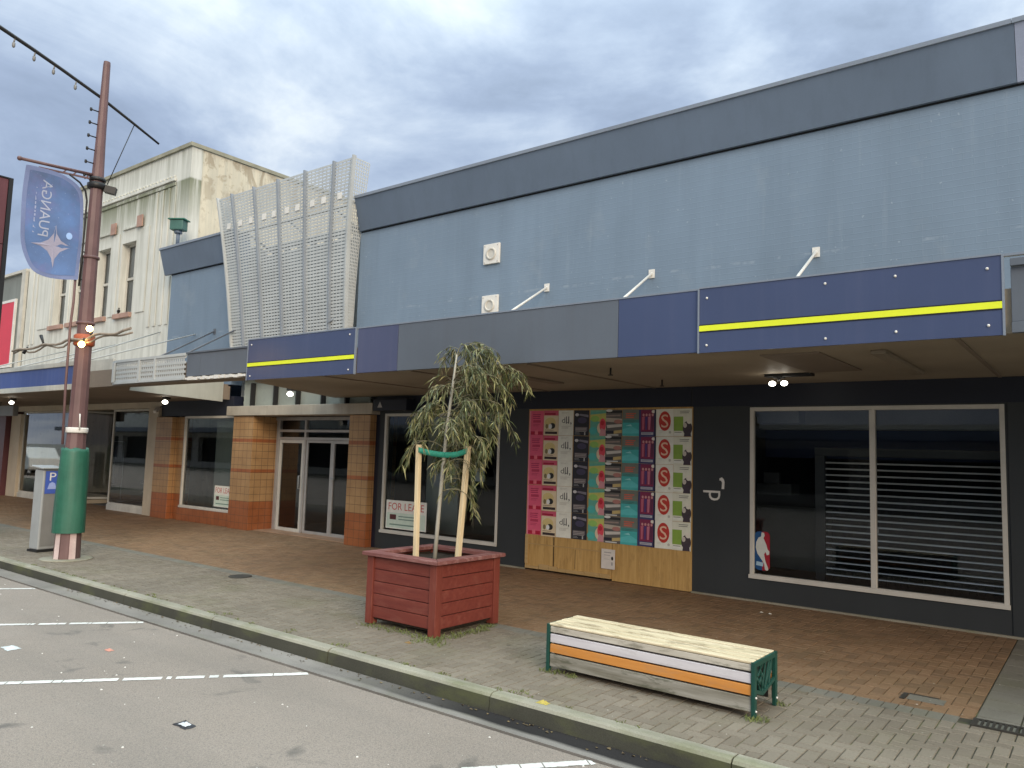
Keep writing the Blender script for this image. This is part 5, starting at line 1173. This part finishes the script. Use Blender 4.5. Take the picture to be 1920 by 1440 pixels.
for X in (ax, bx - .03):
    e = MB(); sx = (X, X + .03)
    e.box(*sx, ya - .012, ya + .035, 0, .425); e.box(*sx, yb - .035, yb + .012, 0, .425); e.box(*sx, ya + .035, yb - .035, .385, .425)
    xm_ = X + .015
    e.beam((xm_, ya + .035, .20), (xm_, (ya + yb) / 2 - .06, .155), .022, .03); e.beam((xm_, (ya + yb) / 2 - .06, .155), (xm_, yb - .035, .215), .022, .03)
    for (y0, z0, y1, z1) in ((.05, .38, .14, .17), (.14, .385, .2, .16), (.26, .385, .18, .17), (.34, .385, .24, .18), (.26, .2, .4, .385), (.4, .36, .33, .2), (.05, .27, .2, .385)):
        e.beam((xm_, ya + y0, z0), (xm_, ya + y1, z1), .014, .018)
    e.beam((xm_, ya + .2, .3), (xm_, ya + .1, .23), .014, .03)
    o = e.build('end_frame', M['bgreen'], BE, .003)
    for y_, z_ in ((ya + .01, .06), (ya + .01, .16), (yb - .01, .06)):
        MB().ball((X + (.032 if X > -3 else -.002), y_, z_), .009, 8).build('bolt', M['white'], o)

# ------------------------------------------------------------------ street odds and ends
GR = thing('drain_grate', 'dark iron drain grate set in the paving at the right edge', 'grate', (-.55, 7.15, 0))
g_ = MB(); g_.frame(-.9, -.2, 0, 0.2, 0, .012, .02); g_.v = [(x_, 7.02 + z_, .002 + y_) for x_, y_, z_ in g_.v]; g_.build('frame', M['iron'], GR)
g_ = MB()
for i in range(18): g_.box(-.88 + i * .038, -.863 + i * .038, 7.04, 7.2, .002, .012)
g_.build('bars', M['iron'], GR)
cv = MB(); cv.lathe(-10.45, 6.95, [(.17, .001), (.17, .007), (.15, .008)], 24); cv.lathe(-10.45, 6.95, [(.03, .008), (.025, .011)], 10)
tag(cv.build('access_cover', M['iron']), 'small round dark access cover in the footpath left of the planter', 'cover')
cv = thing('valve_cover', 'small rectangular valve lid in the brown paving near the grate', 'cover', (-1.3, 7.5, 0))
MB().box(-1.42, -1.14, 7.42, 7.58, .001, .006).build('lid', M['slab'], cv, .002); MB().box(-1.47, -1.43, 7.40, 7.60, .001, .007).box(-1.425, -1.2, 7.585, 7.61, .001, .007).build('rim', M['iron'], cv)
def crumple(x, y, z, s, col, name, label, cat, seed, flatn=.3):
    rr = random.Random(seed); mb = MB(); n_ = 7; vs = []
    for j in range(n_):
        for i in range(n_):
            u, v = i / (n_ - 1) - .5, j / (n_ - 1) - .5; e = 1 - 2 * max(abs(u), abs(v))
            vs.append((x + s * (u + rr.uniform(-.06, .06)), y + s * .6 * (v + rr.uniform(-.08, .08)), z + .003 + s * flatn * e * rr.uniform(.3, 1)))
    mb.add(vs, [(j * n_ + i, j * n_ + i + 1, (j + 1) * n_ + i + 1, (j + 1) * n_ + i) for j in range(n_ - 1) for i in range(n_ - 1)])
    tag(mb.build(name, flat(col)), label, cat)
crumple(-8.79, 3.28, -.132, .2, (.5, .53, .53), 'litter', 'flattened pale scrap of litter on the asphalt at the left edge', 'litter', 1, .12)
crumple(-8.04, 3.9, -.132, .1, (.5, .22, .16), 'litter', 'small orange-pink scrap of litter on the asphalt', 'litter', 2, .25)
crumple(-5.52, 3.28, -.132, .17, (.03, .03, .035), 'litter', 'black crumpled wrapper on the road below the long parking line', 'litter', 3, .25)
crumple(-5.5, 3.27, -.118, .09, (.55, .57, .6), 'paper_scrap', 'white paper scrap lying on the black wrapper', 'litter', 4, .4)
crumple(-3.66, 10.22, 0, .045, (.6, .58, .52), 'paper_scrap', 'left of two tiny white scraps on the brown paving', 'litter', 5, .4)
crumple(-3.54, 10.2, 0, .045, (.6, .58, .52), 'paper_scrap', 'right of two tiny white scraps on the brown paving', 'litter', 6, .4)
crumple(-3.61, 5.2, 0, .1, (.38, .3, .06), 'fallen_leaf', 'yellow fallen leaf on the kerb in front of the bench', 'leaf', 7, .3)
crumple(-5.75, 5.83, 0, .07, (.22, .13, .04), 'fallen_leaf', 'brown fallen leaf on the footpath in front of the planter', 'leaf', 8, .3)
# gravel specks on the road
gv = MB(); rr = random.Random(77)
for i in range(80):
    X, Y_ = rr.uniform(-13, -1), rr.uniform(.8, 4.75); r_ = rr.uniform(.004, .011)
    gv.lathe(X, Y_, [(r_, -.132), (r_ * .9, -.128), (r_ * .4, -.132 + r_ * .7)], 5, 0, False)
tag(gv.build('gravel', M['line']), 'pale grit scattered over the asphalt', 'grit', kind='stuff')
# leaf debris in the gutter
gd = MB(); rr = random.Random(55)
for i in range(150):
    X = rr.uniform(-12, -1.5); Y_ = 5.07 - abs(rr.gauss(0, .05)); a = rr.uniform(0, 6.28); r_ = rr.uniform(.008, .026); h_ = rr.uniform(.002, .014)
    gd.add([(X + r_ * math.cos(a), Y_ + r_ * .6 * math.sin(a), -.133), (X + r_ * .5 * math.cos(a + 1.8), Y_ + r_ * .5 * math.sin(a + 1.8), -.133 + h_), (X - r_ * math.cos(a), Y_ - r_ * .6 * math.sin(a), -.131), (X + r_ * .5 * math.cos(a - 1.6), Y_ + r_ * .5 * math.sin(a - 1.6), -.133 + h_ * .5)], [(0, 1, 2, 3)])
tag(gd.build('gutter_debris', m_paver('dry_leaf_debris', (.05, .035, .018), (.2, .14, .06), 0)), 'dry leaf scraps caught along the gutter', 'debris', kind='stuff')
# weeds
wd = MB(); rr = random.Random(31)
def tuft(x, y, z, n_, h, sp):
    for i in range(n_):
        a = rr.uniform(0, 6.28); r_ = sp * math.sqrt(rr.random()); p = Vector((x + r_ * math.cos(a), y + r_ * math.sin(a), z)); d = Vector((rr.uniform(-.8, .8), rr.uniform(-.8, .8), 1)).normalized(); L = h * rr.uniform(.4, 1)
        s_ = Vector((rr.uniform(-1, 1), rr.uniform(-1, 1), 0)).normalized() * .004; c = p + d * L * .6; e = p + d * L + Vector((d.x, d.y, 0)) * L * .5
        wd.add([p - s_, p + s_, c + s_, e, c - s_], [(0, 1, 2, 3, 4)])
for i in range(16): tuft(-6.7 + i * .066, 6.1 + rr.uniform(-.06, .04), 0, 12, .05, .06)
for i in range(20): tuft(-5.62 + rr.uniform(-.05, .07), 6.1 + i * .05, 0, 14, .055, .06)
for i in range(16): tuft(-5.7 + rr.uniform(-.1, .3), 5.98 + rr.uniform(-.08, .1), 0, 10, .04, .08)
for X, Y_ in ((-4.12, 5.97), (-4.0, 5.98), (-3.85, 5.98), (-2.2, 5.96), (-2.15, 6.0), (-4.12, 6.48), (-2.17, 6.5)): tuft(X, Y_, 0, 26, .05, .06)
for i in range(70): tuft(rr.uniform(-14, -1.2), 5.24 + rr.uniform(-.015, .02), 0, 7, .022, .03)
for X in (-7.0, -8.18, -9.9, -3.9, -6.13): tuft(X, 5.3, 0, 22, .03, .07)
tag(wd.build('weeds', M['weed']), 'tufts of weeds and moss in the footpath joints', 'weeds', kind='stuff')

# ------------------------------------------------------------------ across the street (seen only mirrored in the glass)
OB = thing('opposite_building', 'pale two-storey shop row across the street, mirrored in the shop windows', 'building', (-30, -17, 0))
ob = MB(); hs = []
for i in range(22):
    X = -88 + i * 4.6; hs += [(X, X + 1.1, 4.9, 6.6), (X + 1.9, X + 3.0, 4.9, 6.6)]
for i in range(14): hs.append((-88 + i * 7.2, -88 + i * 7.2 + 6.2, .5, 2.7))
ob.wall(-90, -48, -.13, 7.4, -17.4, -17.0, hs); ob.wall(-48, 15, -.13, 3.9, -17.4, -17.0, hs)
ob.build('front_wall', M['creamw'], OB)
ob = MB(); ob.box(-90, -48, -17.9, -17.85, -.1, 7.3); ob.box(-48, 15, -17.9, -17.85, -.1, 3.8); ob.build('window_backing', M['interior'], OB)
ob = MB(); ob.box(-90, 15, -17, -14, 3.1, 3.5); ob.build('canopy', M['fgrey'], OB)
ob = MB(); ob.box(-90, -48, -30, -17.9, 7.2, 7.4); ob.box(-48, 15, -30, -17.9, 3.7, 3.85); ob.build('roof', M['fgrey'], OB)
tag(MB().box(-90, 60, -20, -14.0, -.3, -.02).build('far_footpath', M['slab']), 'footpath on the far side of the street', 'footpath', kind='structure')
CAR = thing('parked_car', 'white parked car mirrored in the left shop window', 'car', (-53.2, 2.0, -.132))
prof = [(-2.2, .35), (-2.25, .75), (-2.1, .98), (-1.15, 1.1), (-.6, 1.55), (-.2, 1.68), (1.4, 1.66), (1.95, 1.2), (2.2, 1.05), (2.25, .5), (2.15, .33)]
c_ = MB(); c_.prism_y([(-53.2 + a_, -.132 + b_) for a_, b_ in prof][::-1], 1.1, 2.9); c_.build('body', paint('white_car_paint', (.7, .72, .7), .25, .03, 1, .01, 60, 0, 0), CAR, .08, 3)
c_ = MB(); 
for yy in (1.095, 2.905): c_.flat([(-53.2 + a_, -.132 + b_) for a_, b_ in ((-1.0, 1.14), (-.5, 1.52), (-.1, 1.6), (1.3, 1.58), (1.75, 1.18))], yy)
c_.build('windows', flat((.015, .016, .018), .1), CAR)
for X in (-54.65, -51.8):
    for Y_ in (1.2, 2.8):
        wv = MB(); wv.lathe(0, 0, [(.2, -.1), (.33, -.09), (.33, .09), (.2, .1)], 20); wv.v = [(X + x_, Y_ + z_, .2 + y_) for x_, y_, z_ in wv.v]; wv.build('wheel', M['black'], CAR)

# ------------------------------------------------------------------ sky, sun, camera
W = bpy.data.worlds.new('World'); S.world = W; W.use_nodes = True; t = W.node_tree; t.nodes.clear()
def nd(k, **kw):
    n = t.nodes.new(k)
    for a, b in kw.items(): setattr(n, a, b)
    return n
L = t.links.new
out = nd('ShaderNodeOutputWorld'); bg = nd('ShaderNodeBackground'); sky = nd('ShaderNodeTexSky', sky_type='NISHITA', sun_disc=False)
sun_dir = Vector((.78, -.50, .37)).normalized()
el = math.asin(sun_dir.z); az = math.atan2(sun_dir.x, sun_dir.y)
sky.sun_elevation = el; sky.sun_rotation = az; sky.air_density = 1; sky.dust_density = 3
tc = nd('ShaderNodeTexCoord'); sx = nd('ShaderNodeSeparateXYZ'); L(tc.outputs['Generated'], sx.inputs[0])
def mth(op, a, b=0., c=None):
    m = nd('ShaderNodeMath', operation=op)
    for i, v in enumerate((a, b)):
        if isinstance(v, (int, float)): m.inputs[i].default_value = v
        else: L(v, m.inputs[i])
    return m.outputs[0]
zc = mth('ADD', mth('MAXIMUM', sx.outputs[2], 0.0), .32)
cb = nd('ShaderNodeCombineXYZ'); L(mth('DIVIDE', sx.outputs[0], zc), cb.inputs[0]); L(mth('DIVIDE', sx.outputs[1], zc), cb.inputs[1]); cb.inputs[2].default_value = 1.7
def nz(scale, det, rough, dist, off):
    mp = nd('ShaderNodeMapping'); mp.inputs['Location'].default_value = off; L(cb.outputs[0], mp.inputs[0])
    n = nd('ShaderNodeTexNoise'); L(mp.outputs[0], n.inputs['Vector']); n.inputs['Scale'].default_value = scale; n.inputs['Detail'].default_value = det; n.inputs['Roughness'].default_value = rough; n.inputs['Distortion'].default_value = dist
    return n.outputs['Fac']
def rmp(f, stops):
    r = nd('ShaderNodeValToRGB'); L(f, r.inputs[0]); e = r.color_ramp.elements
    e[0].position, e[0].color = stops[0][0], stops[0][1] + (1,); e[1].position, e[1].color = stops[-1][0], stops[-1][1] + (1,)
    for p, c in stops[1:-1]: q = e.new(p); q.color = c + (1,)
    return r.outputs[0]
big = nz(1.8, 7, .56, .6, (9, 6, 0)); fine = nz(3.4, 7, .6, .3, (4, 2, 1))
mixf = mth('ADD', mth('MULTIPLY', big, .72), mth('MULTIPLY', fine, .28))
cloud = rmp(mixf, [(.34, (.31, .39, .55)), (.43, (.42, .52, .72)), (.48, (.52, .63, .83)), (.535, (.66, .77, .95)), (.61, (.90, .99, 1.1))])
# overcast sky brightens overhead; unseen zenith boosted well beyond that as fill light
k = mth('ADD', .66, mth('MULTIPLY', mth('POWER', mth('MAXIMUM', sx.outputs[2], 0.0), 4.0), 4.8))
mul = nd('ShaderNodeMix', data_type='RGBA', blend_type='MULTIPLY'); mul.inputs[0].default_value = 1; L(cloud, mul.inputs[6])
cc_ = nd('ShaderNodeCombineXYZ'); L(k, cc_.inputs[0]); L(k, cc_.inputs[1]); L(mth('ADD', .66, mth('MULTIPLY', mth('SUBTRACT', k, .66), .80)), cc_.inputs[2]); L(cc_.outputs[0], mul.inputs[7])
sc_ = nd('ShaderNodeMix', data_type='RGBA', blend_type='MULTIPLY'); sc_.inputs[0].default_value = 1; L(mul.outputs[2], sc_.inputs[6]); sc_.inputs[7].default_value = (10, 10, 10, 1)
mx = nd('ShaderNodeMix', data_type='RGBA'); mx.inputs[0].default_value = .9; L(sky.outputs[0], mx.inputs[6]); L(sc_.outputs[2], mx.inputs[7])
L(mx.outputs[2], bg.inputs[0]); bg.inputs[1].default_value = .075; L(bg.outputs[0], out.inputs[0])
sl_ = bpy.data.lights.new('sun', 'SUN'); sl_.energy = 1.5; sl_.angle = R(32); sl_.color = (1, .83, .63)
so_ = bpy.data.objects.new('sun', sl_); COL.objects.link(so_); so_.rotation_euler = sun_dir.to_track_quat('Z', 'Y').to_euler()

cam = bpy.data.cameras.new('camera'); co = bpy.data.objects.new('camera', cam); COL.objects.link(co)
yaw, pitch, roll, fpx = R(37.71), R(5.27), R(1.76), 1447
fwd = Vector((-math.sin(yaw) * math.cos(pitch), math.cos(yaw) * math.cos(pitch), math.sin(pitch))); rt = Vector((math.cos(yaw), math.sin(yaw), 0)); upv = rt.cross(fwd)
r2 = rt * math.cos(roll) + upv * math.sin(roll); u2 = upv * math.cos(roll) - rt * math.sin(roll)
co.matrix_world = Matrix(((r2.x, u2.x, -fwd.x, 0), (r2.y, u2.y, -fwd.y, 0), (r2.z, u2.z, -fwd.z, 1.95), (0, 0, 0, 1)))
cam.sensor_width = 36; cam.lens = fpx / 1920 * 36; cam.clip_end = 3000; cam.clip_start = .05
S.camera = co
S.view_settings.view_transform = 'Standard'; S.view_settings.look = 'None'; S.view_settings.gamma = 1; S.view_settings.exposure = .84
S.cycles.max_bounces = 8; S.cycles.transparent_max_bounces = 12
